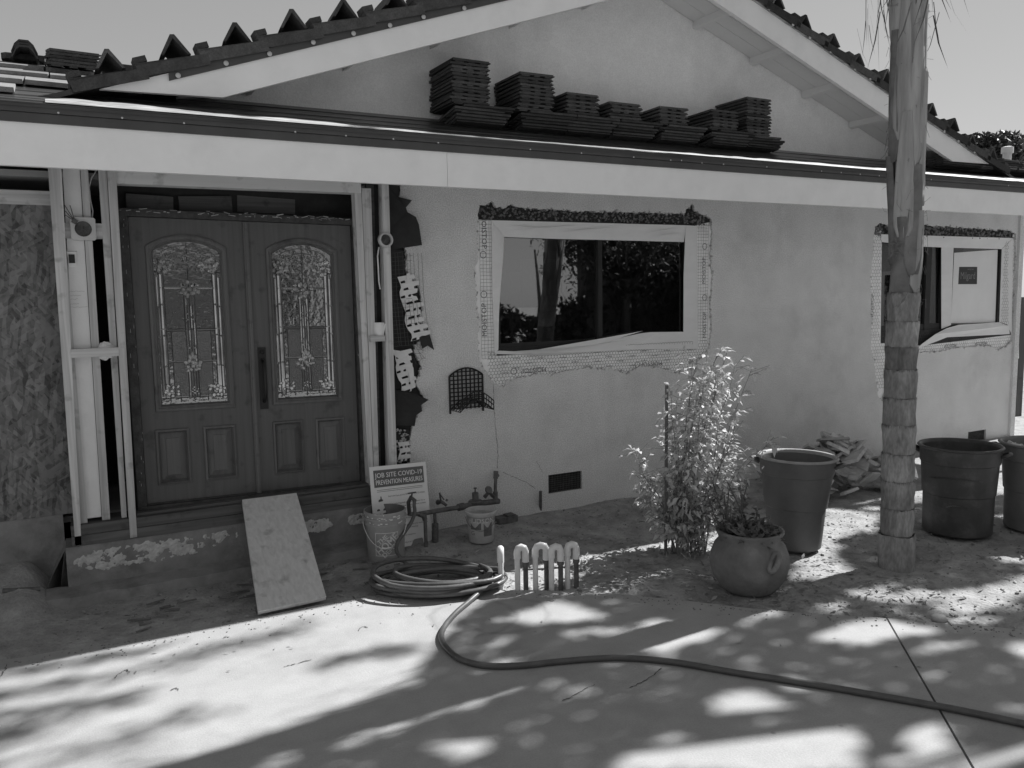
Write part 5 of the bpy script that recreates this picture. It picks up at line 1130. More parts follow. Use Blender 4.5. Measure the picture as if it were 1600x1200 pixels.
for i in range(34):
    a = r2.uniform(0, 6.28); r_ = .14*math.sqrt(r2.random()); p0 = base+Vector((r_*math.cos(a), r_*math.sin(a), 0))
    lean = side*r2.gauss(.08, .2)+vw*r2.gauss(0, .12); H_ = r2.uniform(.75, 1.5)*(1-.35*min(1, abs(lean.dot(side))*3))
    if i < 9: H_ = r2.uniform(1.35, 1.55); lean = side*r2.gauss(.26, .10)+vw*r2.gauss(0, .05)
    if i > 26: lean = side*r2.choice((-1, -.7, 1))*r2.uniform(.25, .55)+vw*r2.gauss(0, .1); H_ = r2.uniform(.25, .6)
    pts = [p0+lean*((k/7)**1.6)+Vector((0, 0, H_*k/7))+Vector((r2.gauss(0, .012), r2.gauss(0, .012), 0)) for k in range(8)]
    st.tube(pts, [.007*(1-.75*k/7) for k in range(8)], 5)
    for k in range(2, 8):
        for m__ in range(10 if k > 2 else 4):
            s_ = r2.random(); p = pts[k-1].lerp(pts[k], s_); tw = Vector((r2.gauss(0, 1), r2.gauss(0, 1), r2.uniform(-.1, .8))).normalized()
            L_ = r2.uniform(.03, .15); e = p+tw*L_; st.tube([p, e], .0016, 3, caps=False)
            for z_ in range(r2.choice((1, 2, 2, 3))):
                leaf(lf, p.lerp(e, r2.uniform(.5, 1)), tw+Vector((r2.gauss(0, .5), r2.gauss(0, .5), r2.uniform(-.9, .1))), r2.uniform(.035, .08), r2.uniform(.009, .019), r2.uniform(.3, 1.3))
    for z_ in range(4): leaf(lf, pts[-1], Vector((r2.gauss(0, .6), r2.gauss(0, .6), .3)), r2.uniform(.05, .09), .010, 1.0)
for i in range(160):                          # lower hanging dry leaves
    a = r2.uniform(0, 6.28); r_ = .2*math.sqrt(r2.random()); leaf(lf, base+Vector((r_*math.cos(a), r_*math.sin(a), r2.uniform(.02, .45))), Vector((r2.gauss(0, .4), r2.gauss(0, .4), -.8)), r2.uniform(.05, .10), .009, .2)
st.build('stems', 'stem_g', t); lf.build('leaves', 'bush', t)
m_ = MB(); b0 = G(1040, 864); m_.hexa([b0+Vector((-.011, -.006, -.03)), b0+Vector((.011, -.006, -.03)), b0+Vector((.011, .006, -.03)), b0+Vector((-.011, .006, -.03))], [b0+Vector((-.006, -.006, 1.26)), b0+Vector((.016, -.006, 1.26)), b0+Vector((.016, .006, 1.26)), b0+Vector((-.006, .006, 1.26))]); o = m_.build('garden_stake', 'stake'); tag(o, 'thin upright wooden stake at the left of the bush', 'stake')

# ------------------------------------------------------------------ clay pot with succulents
c = G(1184, 934)+Vector((.09, .17, -.015)); t = thing('clay_pot', c, 'round-bellied clay pot with ring handles and succulents', 'pot')
m_ = MB(); m_.lathe([(0, 0), (.155, 0), (.185, .03), (.232, .10), (.252, .18), (.248, .245), (.226, .305), (.202, .335), (.197, .35), (.206, .375), (.217, .392), (.217, .405), (.205, .408), (.19, .395), (.183, .35), (.19, .32)], c, 48); m_.build('pot_body', 'clay', t, smooth=True, auto=50)
m_ = MB(); m_.lathe([(0, .345), (.19, .335)], c, 24); m_.build('potting_soil', 'dirt', t)
fa = facing(c)
for da in (.62, .62+math.pi):
    a = fa+da; d = Vector((math.cos(a), math.sin(a), 0)); tg = Vector((-d.y, d.x, 0)); hc = c+d*.238+Vector((0, 0, .262))
    m_ = MB(); n_ = 16; m_.tube([hc+(d*.55+tg*.0)*.055*(1+math.cos(2*math.pi*i/n_))*.7+tg*.05*math.sin(2*math.pi*i/n_)*.6+Vector((0, 0, .055*math.sin(2*math.pi*i/n_)*.9-.02*math.cos(2*math.pi*i/n_))) for i in range(n_)], .017, 8, True); m_.build('pot_handle', 'clay', t, smooth=True)
sm = MB()
for i in range(420):
    a = r2.uniform(0, 6.28); r_ = .18*math.sqrt(r2.random()); p = c+Vector((r_*math.cos(a), r_*math.sin(a), .35+r2.random()*.05)); leaf(sm, p, Vector((r2.gauss(0, .7), r2.gauss(0, .7), r2.uniform(-.1, .8))), r2.uniform(.05, .11), r2.uniform(.010, .020), .4)
lb = c-side*.10-vw*.02                        # taller leafy spray at the left rear of the pot
for i in range(16):
    p0 = lb+Vector((r2.gauss(0, .06), r2.gauss(0, .05), .35)); e = p0+Vector((r2.gauss(0, .10), r2.gauss(0, .08), r2.uniform(.08, .36)))
    sm.tube([p0, p0.lerp(e, .5)+Vector((r2.gauss(0, .02), 0, 0)), e], .004, 4)
    for k in range(26):
        p = p0.lerp(e, r2.random()); leaf(sm, p, Vector((r2.gauss(0, .8), r2.gauss(0, .8), r2.uniform(-.5, .6))), r2.uniform(.03, .06), r2.uniform(.008, .014), .6)
for i in range(10):
    a = r2.uniform(0, 6.28); p = c+Vector((.1*math.cos(a), .1*math.sin(a), .37)); e = p+Vector((r2.gauss(.05, .08), r2.gauss(0, .06), r2.uniform(.03, .10))); sm.tube([p, p.lerp(e, .5)+Vector((0, 0, .03)), e], .006, 5)
sm.build('succulents', 'succ', t)

# ------------------------------------------------------------------ rubbish bins
def bin_(name, c, label, R_top, R_bot, H_, mat, tilt=None, ribs=True, rim='canrim', debris=False):
    t = thing(name, c, label, 'bin', 'round rubbish bins by the wall'); ax = tilt
    prof = [(0, 0), (R_bot-.02, 0), (R_bot, .015)]
    steps = ((.45, 0), (.46, .008), (.80, .010), (.81, .018), (.965, .018))
    for f_, e in steps: prof.append((R_bot+(R_top-R_bot)*f_+e-.012, H_*f_))
    prof += [(R_top+.008, H_*.968), (R_top+.016, H_*.972)]
    m_ = MB(); m_.lathe(prof, c, 48, ax); bw_ = m_.build('bin_wall', mat, t, smooth=True, auto=35)
    m_ = MB(); m_.lathe([(R_top+.016, H_*.972), (R_top+.022, H_*.985), (R_top+.012, H_), (R_top-.006, H_*.995), (R_top-.012, H_*.96)], c, 48, ax); m_.build('bin_rim', rim, t, smooth=True)
    m_ = MB(); m_.lathe([(0, .03), (R_bot-.03, .03), (R_top-.012, H_*.962)], c, 40, ax); m_.build('bin_lining', mat, t, smooth=True)
    fa_ = facing(c)
    def pt(a, r_, z): p = Vector((r_*math.cos(a), r_*math.sin(a), z)); return (ax @ p if ax is not None else p)+c
    for da in (-math.pi/2-.1, math.pi/2-.1):
        a = fa_+da; m_ = MB(); pts = [pt(a-.16, R_top+.0, H_*.90), pt(a-.15, R_top+.05, H_*.93), pt(a, R_top+.062, H_*.935), pt(a+.15, R_top+.05, H_*.93), pt(a+.16, R_top+.0, H_*.90)]; m_.tube(pts, .013, 8); m_.build('bin_handle', rim if name == 'x' else mat, t, smooth=True)
    m_ = MB()                                 # raised label recess and foot grip moulding
    for a0, a1, z0, z1 in ((fa_-.42, fa_+.0, H_*.86, H_*.875), (fa_-.42, fa_+.0, H_*.91, H_*.92)) if not ribs else ((fa_-.75, fa_+.62, H_*.645, H_*.66), (fa_-.30, fa_+.25, H_*.34, H_*.352)):
        for i in range(10):
            b0_, b1_ = a0+(a1-a0)*i/10, a0+(a1-a0)*(i+1)/10; r_ = R_bot+(R_top-R_bot)*(z0/H_)+.008; cv = .02*math.sin(math.pi*(i+.5)/10)
            m_.add([pt(b0_, r_-.01, z0+cv), pt(b1_, r_-.01, z0+cv), pt(b1_, r_+.006, (z0+z1)/2+cv), pt(b0_, r_+.006, (z0+z1)/2+cv), pt(b1_, r_-.01, z1+cv), pt(b0_, r_-.01, z1+cv)], [(0, 1, 2, 3), (3, 2, 4, 5)])
    m_.build('moulded_rib', mat, t, smooth=True)
    if debris:
        m_ = MB()
        for i in range(90):
            a = rnd.uniform(0, 6.28); r_ = (R_top-.04)*math.sqrt(rnd.random()); s_ = rnd.uniform(.02, .06); m_.obox(pt(a, r_, H_*.90+rnd.uniform(-.02, .03)), (s_, s_*.8, s_*.5), Matrix.Rotation(rnd.uniform(0, 3), 3, (rnd.random(), rnd.random(), rnd.random()+.1)))
        m_.lathe([(0, H_*.88), (R_top-.03, H_*.88)], c, 24); m_.build('debris', 'chip', t, kind='stuff')
    return t
def behind(px, py, r_): g_ = G(px, py); d = (g_-CAM); d.z = 0; return g_+d.normalized()*r_
bin_('rubbish_bin', behind(1240, 866, .205), 'grey open rubbish bin behind the clay pot', .272, .195, .70, 'cangrey', Matrix.Rotation(R(1.5), 3, 'Y'), False)
bin_('rubbish_bin', behind(1494, 843, .26), 'black open rubbish bin right of the palm trunk', .285, .250, .70, 'canblack', None, True, 'canblack')
bin_('rubbish_bin', behind(1622, 838, .26), 'grey bin full of rubble at the right edge, behind the black one', .29, .245, .70, 'cangrey2', None, False, 'cangrey2', True)
m_ = MB(); p = A(1484, 718, -2.32)
# ------------------------------------------------------------------ heap of broken stucco
hp = G(1322, 776)+Vector((.12, .25, 0)); t = thing('rubble_heap', hp, 'heap of broken stucco slabs against the wall behind the palm', 'rubble')
for i in range(100):
    k = i/100; rr_ = (1-k)**.7; x = hp.x+rnd.gauss(0, .40)*rr_; y = hp.y+rnd.gauss(0, .20)*rr_; z = .02+.46*k+rnd.uniform(-.03, .03)
    n_ = rnd.choice((4, 5, 6)); s_ = rnd.uniform(.09, .22); th = rnd.uniform(.018, .034)
    ring = [(s_*rnd.uniform(.6, 1.1)*math.cos(2*math.pi*(q+rnd.uniform(-.25, .25))/n_), s_*.6*rnd.uniform(.6, 1.1)*math.sin(2*math.pi*(q+rnd.uniform(-.25, .25))/n_)) for q in range(n_)]
    rot = (Matrix.Rotation(rnd.uniform(0, 6.28), 3, 'Z') @ Matrix.Rotation(rnd.gauss(.1, .35), 3, 'X') @ Matrix.Rotation(rnd.gauss(.25, .3), 3, 'Y'))
    m_ = MB(); vs = [rot @ Vector((a, b_, 0)) for a, b_ in ring]+[rot @ Vector((a*.94, b_*.94, th)) for a, b_ in ring]; m_.add([v+Vector((x, min(y, -.10), z)) for v in vs], [tuple(range(n_-1, -1, -1)), tuple(range(n_, 2*n_))]+[(q, (q+1) % n_, n_+(q+1) % n_, n_+q) for q in range(n_)]); m_.build('stucco_chunk', 'chip', t)
# ------------------------------------------------------------------ palm
r3 = random.Random(5)
PB = G(1400, 892)+Vector((.055, .075, -.03)); 
PX = ((-1, .045), (0, .045), (1.09, .123), (1.71, .181), (2.15, .233), (3.04, .282), (3.92, .337), (7, .50))
def pc(z):
    for (a, xa), (b, xb) in zip(PX, PX[1:]):
        if a <= z <= b: s_ = (z-a)/(b-a); return Vector((PB.x+xa+(xb-xa)*s_, PB.y+.07*z, z))
PALM = thing('palm_tree', PB, 'slender palm with ringed grey trunk and peeling leaf bases', 'palm tree')
def rad(z): return .108-.003*min(z, 2)
# ringed lower trunk: segments, each flaring a little at its upper scar
zs = [-.08, .225]; 
while zs[-1] < 1.86: zs.append(zs[-1]+r3.uniform(.155, .20))
for i in range(len(zs)-1):
    z0, z1 = zs[i], zs[i+1]; n_ = 28; m_ = MB(); rows = 7; vs = []; fs = []
    wide = .011 if i == 0 else 0
    for r_ in range(rows+1):
        f_ = r_/rows; z = z0+(z1-z0)*f_; c = pc(z)
        for k in range(n_):
            a = 2*math.pi*k/n_; jit = .010*nz(math.cos(a)*3, math.sin(a)*3, z*9)+.005*nz(math.cos(a)*11, math.sin(a)*11, z*14)
            rr = rad(z)+wide+.006*f_**3-.004*(1-f_)**4+jit+(-.006 if r_ == rows else 0)
            dz = (.012*nz(math.cos(a)*6, math.sin(a)*6, i)) if r_ in (rows, rows-1) else 0
            vs.append(Vector((c.x+rr*math.cos(a), c.y+rr*math.sin(a), z+dz)))
    for r_ in range(rows):
        for k in range(n_): fs.append((r_*n_+k, r_*n_+(k+1) % n_, (r_+1)*n_+(k+1) % n_, (r_+1)*n_+k))
    m_.add(vs, fs); m_.build('trunk_ring', 'palm', PALM, smooth=True)
m_ = MB()                                      # ragged scar fringes between the rings
for z in zs[1:]:
    c = pc(z)
    for k in range(70):
        a = r3.uniform(0, 6.28); r_ = rad(z)+.004; p = Vector((c.x+r_*math.cos(a), c.y+r_*math.sin(a), z+.004)); d = Vector((math.cos(a), math.sin(a), 0)); L_ = r3.uniform(.006, .03)*(1 if r3.random() < .8 else -.5)
        tg = Vector((-d.y, d.x, 0))*r3.uniform(.002, .005); m_.add([p-tg, p+tg, p+d*.008+Vector((0, 0, -L_))], [(0, 1, 2)])
m_.build('scar_fringe', 'fibre', PALM, kind='stuff')
m_ = MB(); m_.tube([pc(z) for z in frange(1.7, 6.0, .15)], [.088-.004*(z-1.7) for z in frange(1.7, 6.0, .15)], 16); m_.build('trunk_core', 'fibre', PALM, smooth=True)
# overlapping peeling leaf bases
def boot(z0, L_, a0, wang, off, mat='boot', flare=0.0):
    n_, rows = 9, 12; m_ = MB(); vs = []; ph = r3.uniform(0, 9)
    for r_ in range(rows+1):
        f_ = r_/rows; z = z0+L_*f_; c = pc(z); w_ = wang*(1-.62*f_**1.3)*min(1, .30+f_*4.5+.12*math.sin(ph*3+f_*20))
        for k in range(n_):
            u = k/(n_-1)*2-1; a = a0+u*w_+.25*f_*math.sin(ph); rr = rad(2)-.008+off+.030*(1-u*u)*f_+.006*nz(u*4, f_*3, ph)+flare*max(0, .25-f_)*abs(u)*1.5+.004*math.sin(u*9+ph)
            vs.append(Vector((c.x+rr*math.cos(a), c.y+rr*math.sin(a), z+.02*nz(u*3, ph, 0)*(1 if r_ == 0 else 0))))
    vs2 = [v+(pc(v.z)-v)*.10 for v in vs]
    fs = [(r_*n_+k, r_*n_+k+1, (r_+1)*n_+k+1, (r_+1)*n_+k) for r_ in range(rows) for k in range(n_-1)]
    N_ = len(vs); m_.add(vs+vs2, fs+[tuple(i+N_ for i in f[::-1]) for f in fs]+[(k+1, k, N_+k, N_+k+1) for k in range(n_-1)]+[(r_*n_, (r_+1)*n_, N_+(r_+1)*n_, N_+r_*n_) for r_ in range(rows)]+[((r_+1)*n_+n_-1, r_*n_+n_-1, N_+r_*n_+n_-1, N_+(r_+1)*n_+n_-1) for r_ in range(rows)])
    m_.build('leaf_base', mat, PALM, smooth=True)
fa = math.atan2(CAM.y-PB.y, CAM.x-PB.x)
for z0, L_, da, wa, off, fl in ((1.80, .62, -.5, 1.0, .002, .02), (1.86, .60, 1.2, .9, .004, .0), (1.9, .7, 2.8, 1.0, .003, 0), (2.02, .75, .55, .9, .010, .02), (2.10, .75, -1.3, .9, .008, 0), (2.28, .85, -.15, .85, .016, .02), (2.4, .8, 3.4, .9, .008, 0), (2.5, .9, 1.15, .85, .014, .02), (2.75, 1.0, .45, .75, .020, .03), (2.8, .9, -1.0, .85, .014, .02), (2.95, 1.0, -.35, .7, .022, .02), (3.2, 1.0, 1.0, .8, .020, 0), (3.3, 1.0, 2.7, .9, .018, 0), (3.45, 1.0, .1, .7, .026, .0), (3.6, 1.0, -1.0, .8, .022, 0)): boot(z0, L_, fa+da, wa, off, 'boot' if r3.random() < .75 else 'fibre', fl)
m_ = MB()                                      # loose fibres
for i in range(110):
    z = r3.uniform(1.75, 3.9); a = r3.uniform(0, 6.28); c = pc(z); d = Vector((math.cos(a), math.sin(a), 0)); p = c+d*(rad(2)+.02); tg = Vector((-d.y, d.x, 0))
    q1 = p+d*r3.uniform(0, .02)+tg*r3.uniform(-.04, .04)+Vector((0, 0, r3.uniform(-.05, .03))); q2 = q1+d*r3.uniform(-.01, .03)+tg*r3.uniform(-.05, .05)+Vector((0, 0, r3.uniform(-.08, .03))); m_.tube([p, q1, q2], .0012, 3, caps=False)
for i in range(26):
    z = 2.15+r3.random()*.12; a = fa-.5+r3.uniform(-.6, .3); c = pc(z); p = c+Vector((math.cos(a), math.sin(a), 0))*.13; m_.tube([p, p+Vector((r3.uniform(-.05, .05), -.01, r3.uniform(-.03, .03))), p+Vector((r3.uniform(-.05, .05), 0, r3.uniform(-.05, .02)))], .002, 4)
m_.build('trunk_fibres', 'fibre', PALM, kind='stuff')
# crown of fronds (above the frame; tips hang into it, and it shades the drive)
def frond(a, el, L_, droop, mat='frond'):
    m_ = MB(); p = pc(5.85)+Vector((.06*math.cos(a), .06*math.sin(a), 0)); d = Vector((math.cos(a)*math.cos(el), math.sin(a)*math.cos(el), math.sin(el))); pts = [p.copy()]; n_ = 16
    for i in range(n_): d = (d+Vector((0, 0, -droop/n_))).normalized(); p = p+d*L_/n_; pts.append(p.copy())
    m_.tube(pts, [.022*(1-.85*i/n_) for i in range(n_+1)], 5)
    for i in range(2, n_+1):
        for q in range(5):
            qq = (q+r3.random())/5; f_ = (i-1+qq)/n_; p = pts[i-1].lerp(pts[i], qq); t_ = (pts[i]-pts[i-1]).normalized(); s0 = t_.cross(Vector((0, 0, 1))); s0 = s0.normalized() if s0.length > .05 else Vector((1, 0, 0)); ll = .50*math.sin(math.pi*min(1, .12+f_*.9))**.7+.06
            for sg in (-1, 1):
                dd = (s0*sg*.9+t_*.45+Vector((r3.gauss(0, .1), r3.gauss(0, .1), r3.uniform(-.25, .15)))).normalized(); w_ = t_*.0085
                b_ = p+dd*ll*.55+Vector((0, 0, -.03)); c_ = p+dd*ll+Vector((0, 0, -.20*ll-.08*r3.random())); m_.add([p-w_*.5, p+w_*.5, b_+w_, c_, b_-w_], [(0, 1, 2, 4), (4, 2, 3)])
    m_.build('frond', mat, PALM)
def frond_hits(a, el, L_, droop):
    p = pc(5.85); d = Vector((math.cos(a)*math.cos(el), math.sin(a)*math.cos(el), math.sin(el))); k = 0
    for i in range(16):
        d = (d+Vector((0, 0, -droop/16))).normalized(); p = p+d*L_/16; q = p-SUNV*(p.z/SUNV.z)
        if q.x > -.35 and -3.2 < q.y < -1.1: k += 1
    return k
made = 0
for i in range(40):                            # a thin crown: most of it shades the drive left of the frame
    arg = (2*math.pi*i/11*1.03+r3.uniform(-.15, .15), r3.uniform(.15, 1.1), r3.uniform(1.6, 2.1), r3.uniform(1.2, 1.9))
    if frond_hits(*arg) > 5: continue
    frond(*arg); made += 1
    if made >= 10: break
m_ = MB()                                      # dead leaflets hanging round the top of the trunk
for i in range(70):
    a = r3.uniform(0, 6.28); rr = r3.uniform(.14, .34); z = r3.uniform(3.85, 4.5)-.25*(rr-.14); p = pc(4.2)+Vector((rr*math.cos(a), rr*math.sin(a), z-4.2)); L_ = r3.uniform(.2, .48); dx = Vector((r3.gauss(0, .05), r3.gauss(0, .05), 0)); w_ = Vector((-math.sin(a), math.cos(a), 0))*.005
    q1 = p+dx*.5+Vector((0, 0, -L_*.5)); q2 = p+dx*1.4+Vector((0, 0, -L_)); m_.add([p-w_, p+w_, q1+w_, q2, q1-w_], [(0, 1, 2, 4), (4, 2, 3)])
m_.build('hanging_leaflets', 'frond', PALM, kind='stuff')

# ------------------------------------------------------------------ trees outside the frame that shade the drive, and those the windows mirror
r4 = random.Random(11)
def quadleaf(mb_, p, s_, up=.0):
    n = Vector((r4.gauss(0, 1), r4.gauss(0, 1), r4.gauss(0, 1)+up)).normalized(); u = n.orthogonal().normalized(); u.rotate(Matrix.Rotation(r4.uniform(0, 6.28), 3, n)); v = n.cross(u)
    mb_.add([p-u*s_, p-v*s_*.42, p+u*s_, p+v*s_*.42], [(0, 1, 2, 3)])
LIT = [gpoly(q) for q in (
 [(770,972),(800,960),(835,945),(870,935),(910,945),(955,962),(950,972),(860,976),(800,974)], [(1025,1012),(1040,1000),(1080,985),(1130,980),(1130,988),(1100,1000),(1045,1014)], [(1140,978),(1165,962),(1200,952),(1240,952),(1200,964),(1160,978)], [(1245,1002),(1290,985),(1345,965),(1390,965),(1440,976),(1500,985),(1400,998),(1330,1013),(1280,1004)],
 [(1100,1108),(1115,1090),(1150,1076),(1190,1074),(1230,1098),(1262,1110),(1250,1122),(1180,1128),(1130,1118)], [(1150,1040),(1165,1028),(1195,1020),(1180,1032),(1160,1044)], [(1415,1022),(1440,1010),(1520,998),(1545,1003),(1500,1015),(1440,1028)], [(505,1168),(560,1142),(640,1118),(720,1092),(800,1068),(815,1075),(740,1100),(620,1140),(530,1172)], [(370,1212),(420,1185),(475,1172),(470,1185),(420,1210)],
 [(945,1215),(985,1165),(1050,1150),(1150,1148),(1230,1135),(1340,1140),(1360,1165),(1350,1215)], [(1380,1180),(1500,1163),(1640,1162),(1640,1215),(1380,1215)], [(1575,1015),(1585,1002),(1640,1000),(1640,1030),(1600,1030)], [(895,985),(930,978),(970,980),(960,988),(920,992)], [(1425,1062),(1450,1045),(1475,1048),(1460,1066)],
 [(1232,905),(1285,808),(1300,790),(1380,800),(1372,835),(1345,828),(1318,838),(1310,860),(1330,885),(1365,895),(1345,905)], [(1445,922),(1480,912),(1500,915),(1480,930)], [(1448,944),(1500,925),(1560,905),(1640,890),(1640,915),(1560,945),(1500,958)], [(1440,970),(1500,955),(1580,955),(1560,968)], [(1245,955),(1280,945),(1330,935),(1330,943),(1290,955)], [(1350,920),(1400,905),(1410,912),(1370,930)], [(1415,780),(1440,740),(1470,735),(1470,790)],
 [(0,1060),(200,1020),(640,960),(690,975),(690,1008),(640,1068),(240,1200),(0,1260)])]
SHADE = gpoly([(235,1215),(640,1070),(675,1020),(720,965),(745,948),(790,932),(950,927),(1010,905),(1085,880),(1180,890),(1230,860),(1300,790),(1430,772),(1680,770),(1900,900),(1900,1290),(1400,1300),(150,1300),(150,1245)])
t = thing('shade_tree', (11.2, -4.3, 0), 'unseen broad tree beyond the right edge, its crown shaped to throw dappled shade over the drive', 'tree')
m_ = MB(); tp = Vector((11.2, -4.3, -.1)); m_.tube([tp, tp+Vector((.05, .05, 2)), tp+Vector((-.1, .1, 4)), tp+Vector((-.3, .2, 6.2))], [.26, .2, .17, .12], 10)
for i in range(12):
    b_ = tp+Vector((-.15, .1, 3.6+.25*i)); e = Vector((r4.uniform(8, 12.5), r4.uniform(-5.2, -1.6), r4.uniform(6.6, 8.2))); m_.tube([b_, b_.lerp(e, .5)+Vector((0, 0, .25)), e], [.07, .045, .015], 6)
m_.build('trunk', 'bark', t, smooth=True)
cr = MB(); xs_ = [p[0] for p in SHADE]; ys_ = [p[1] for p in SHADE]; n_ok = 0; sx, sy = SUNV.x/SUNV.z, SUNV.y/SUNV.z
tries = 0
while n_ok < 15000 and tries < 90000:
    tries += 1; x = r4.uniform(min(xs_), max(xs_)); y = r4.uniform(min(ys_), max(ys_))
    if not inpoly(x, y, SHADE) or any(inpoly(x, y, q) for q in LIT): continue  # leaves kept off the drawn lit patches, so the crown shapes the dapples
    if nz(x, y, 4, 2.6) > .46: continue           # a few more gaps by noise
    h = r4.uniform(6.2, 8.6); p = Vector((x+sx*h, y+sy*h, h))
    quadleaf(cr, p, r4.uniform(.05, .10), 1.0); n_ok += 1
for line, n_, sp in (([(-60,1100),(0,1090),(240,1045),(350,1012),(490,978)], 260, .055), ([(-60,1130),(0,1120),(150,1100),(230,1086)], 160, .055), ([(480,1048),(520,1034),(560,1026),(650,1012)], 100, .04), ([(-80,1160),(0,1150),(90,1128)], 140, .07), ([(0,1052),(120,1036),(260,1008)], 130, .04), ([(60,1190),(200,1150),(330,1110)], 80, .06)):  # leaves added along drawn lines to cast soft shadow streaks
    P = [G(*q) for q in line]; L_ = [(P[i+1]-P[i]).length for i in range(len(P)-1)]
    for i in range(n_):
        u = r4.random()*sum(L_); k = 0
        while u > L_[k]: u -= L_[k]; k += 1
        q = P[k].lerp(P[k+1], u/L_[k]); h = r4.uniform(8.2, 9.4); quadleaf(cr, Vector((q.x+r4.gauss(0, .05)+sx*h, q.y+r4.gauss(0, sp)+sy*h, h)), r4.uniform(.03, .06), .5)
cr.build('crown', 'tree', t)

def plain_tree(name, x, y, H_, Rc, label, n_=2600, squash=.8, g_=None):
    t = thing(name, (x, y, 0), label, 'tree', g_); m_ = MB(); b_ = Vector((x, y, -.1)); m_.tube([b_, b_+Vector((.05, 0, H_*.3)), b_+Vector((-.1, .1, H_*.7))], [.2, .15, .06], 8)
    cl = []
    for i in range(16):
        d = Vector((r4.gauss(0, 1), r4.gauss(0, 1), r4.gauss(0, .8))).normalized()*Rc*r4.uniform(.35, .85); c_ = Vector((x, y, H_-Rc*squash))+Vector((d.x, d.y, d.z*squash)); cl.append((c_, Rc*r4.uniform(.25, .45))); m_.tube([b_+Vector((0, 0, H_*.35)), c_], [.05, .015], 5)
    m_.build('trunk', 'bark', t, smooth=True); c2 = MB()
    for i in range(n_):
        c_, r_ = r4.choice(cl); d = Vector((r4.gauss(0, 1), r4.gauss(0, 1), r4.gauss(0, 1))).normalized()*r_*r4.random()**.4; quadleaf(c2, c_+d, r4.uniform(.06, .13), .4)
    c2.build('crown', 'tree', t)
p = A(1568, 232, 9.0); plain_tree('tree', p.x, 9.0, p.z+.6, 1.6, 'distant leafy tree showing above the far right end of the roof', 11000)
for i, (x, y, H_, Rc) in enumerate(((15.3, -14.8, 5.4, 2.2), (15.8, -16, 6.8, 2.8), (19.5, -15.5, 6.5, 2.6), (7.6, -13.6, 3.2, 1.2))):
    plain_tree('tree', x, y, H_, Rc, ('broad tree across the drive, the left of those mirrored in the large window', 'tallest tree across the drive behind the camera', 'rightmost tree across the drive behind the camera', 'low round tree by the street behind the camera')[i], 3000, .85, 'trees across the drive')

t = thing('hedge', (16, -15.2, 0), 'unseen dark hedge added behind the camera to darken the window reflections', 'hedge'); m_ = MB()
for i in range(10): m_.tube([(8.3+2.0*i, -15.2, -.1), (8.4+2.0*i, -15.1, 1.6), (8.3+2.0*i, -15.2, 3.2)], [.08, .06, .03], 6)
m_.build('stems', 'bark', t); c2 = MB()
for i in range(16000):  # foliage added to keep the view mirrored in the windows dark
    x = r4.uniform(7.6, 28); top = (3.8 if x > 14 else 1.5+.3*max(0, x-12))+1.1*nz(x, 0, 0, .35)+.5*nz(x, 4, 0, 1.7); quadleaf(c2, Vector((x, -15.2+r4.gauss(0, .35), top*r4.random()**.75)), r4.uniform(.06, .12), .3)
c2.build('foliage', 'tree', t); k2_ = MB()
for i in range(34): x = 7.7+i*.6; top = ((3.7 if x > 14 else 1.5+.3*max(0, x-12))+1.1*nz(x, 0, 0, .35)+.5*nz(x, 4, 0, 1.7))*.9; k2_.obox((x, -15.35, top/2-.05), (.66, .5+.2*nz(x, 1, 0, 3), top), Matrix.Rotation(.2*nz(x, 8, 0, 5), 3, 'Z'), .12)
k2_.build('solid_core', 'bark', t)  # solid dark core added to block bright gaps in the mirrored hedge
# houses over the street and to the right: mirrored in the door glass and the far window
def nhouse(name, lo, hi, label, wins, face):
    t = thing(name, ((lo[0]+hi[0])/2, (lo[1]+hi[1])/2, 0), label, 'house'); m_ = MB(); m_.box((lo[0], lo[1], -.1), (hi[0], hi[1], hi[2])); m_.build('wall', 'nwall', t)
    m_ = MB(); ov = .5; x0_, x1_, y0_, y1_ = lo[0]-ov, hi[0]+ov, lo[1]-ov, hi[1]+ov; z_ = hi[2]+.02; zr_ = z_+1.7; ym = (y0_+y1_)/2; xm_ = (x0_+x1_)/2
    if face == 'y': m_.add([(x0_, y0_, z_), (x1_, y0_, z_), (x1_, y1_, z_), (x0_, y1_, z_), (x0_, ym, zr_), (x1_, ym, zr_)], [(0, 1, 5, 4), (2, 3, 4, 5), (3, 0, 4), (1, 2, 5), (0, 3, 2, 1)])
    else: m_.add([(x0_, y0_, z_), (x1_, y0_, z_), (x1_, y1_, z_), (x0_, y1_, z_), (xm_, y0_, zr_), (xm_, y1_, zr_)], [(0, 4, 5, 3), (1, 2, 5, 4), (0, 1, 4), (2, 3, 5), (0, 3, 2, 1)])
    m_.build('roof', 'nroof', t)
    for (u0, u1, z0, z1, kind) in wins:
        m_ = MB(); p_ = MB(); g_ = .09
        if face == 'y':
            Y_ = hi[1]; m_.box((u0, Y_, z0), (u1, Y_+.05, z1)); w_ = m_.build('window' if kind == 'w' else 'garage_door', 'ntrim', t); p_.box((u0+g_, Y_+.052, z0+g_), ((u0+u1)/2-.03, Y_+.06, z1-g_)); p_.box(((u0+u1)/2+.03, Y_+.052, z0+g_), (u1-g_, Y_+.06, z1-g_))
        else:
            X_ = lo[0]; m_.box((X_-.05, u0, z0), (X_, u1, z1)); w_ = m_.build('window' if kind == 'w' else 'garage_door', 'ntrim', t); p_.box((X_-.06, u0+g_, z0+g_), (X_-.052, (u0+u1)/2-.03, z1-g_)); p_.box((X_-.06, (u0+u1)/2+.03, z0+g_), (X_-.052, u1-g_, z1-g_))
        if kind == 'w': p_.build('pane', 'pane', w_)
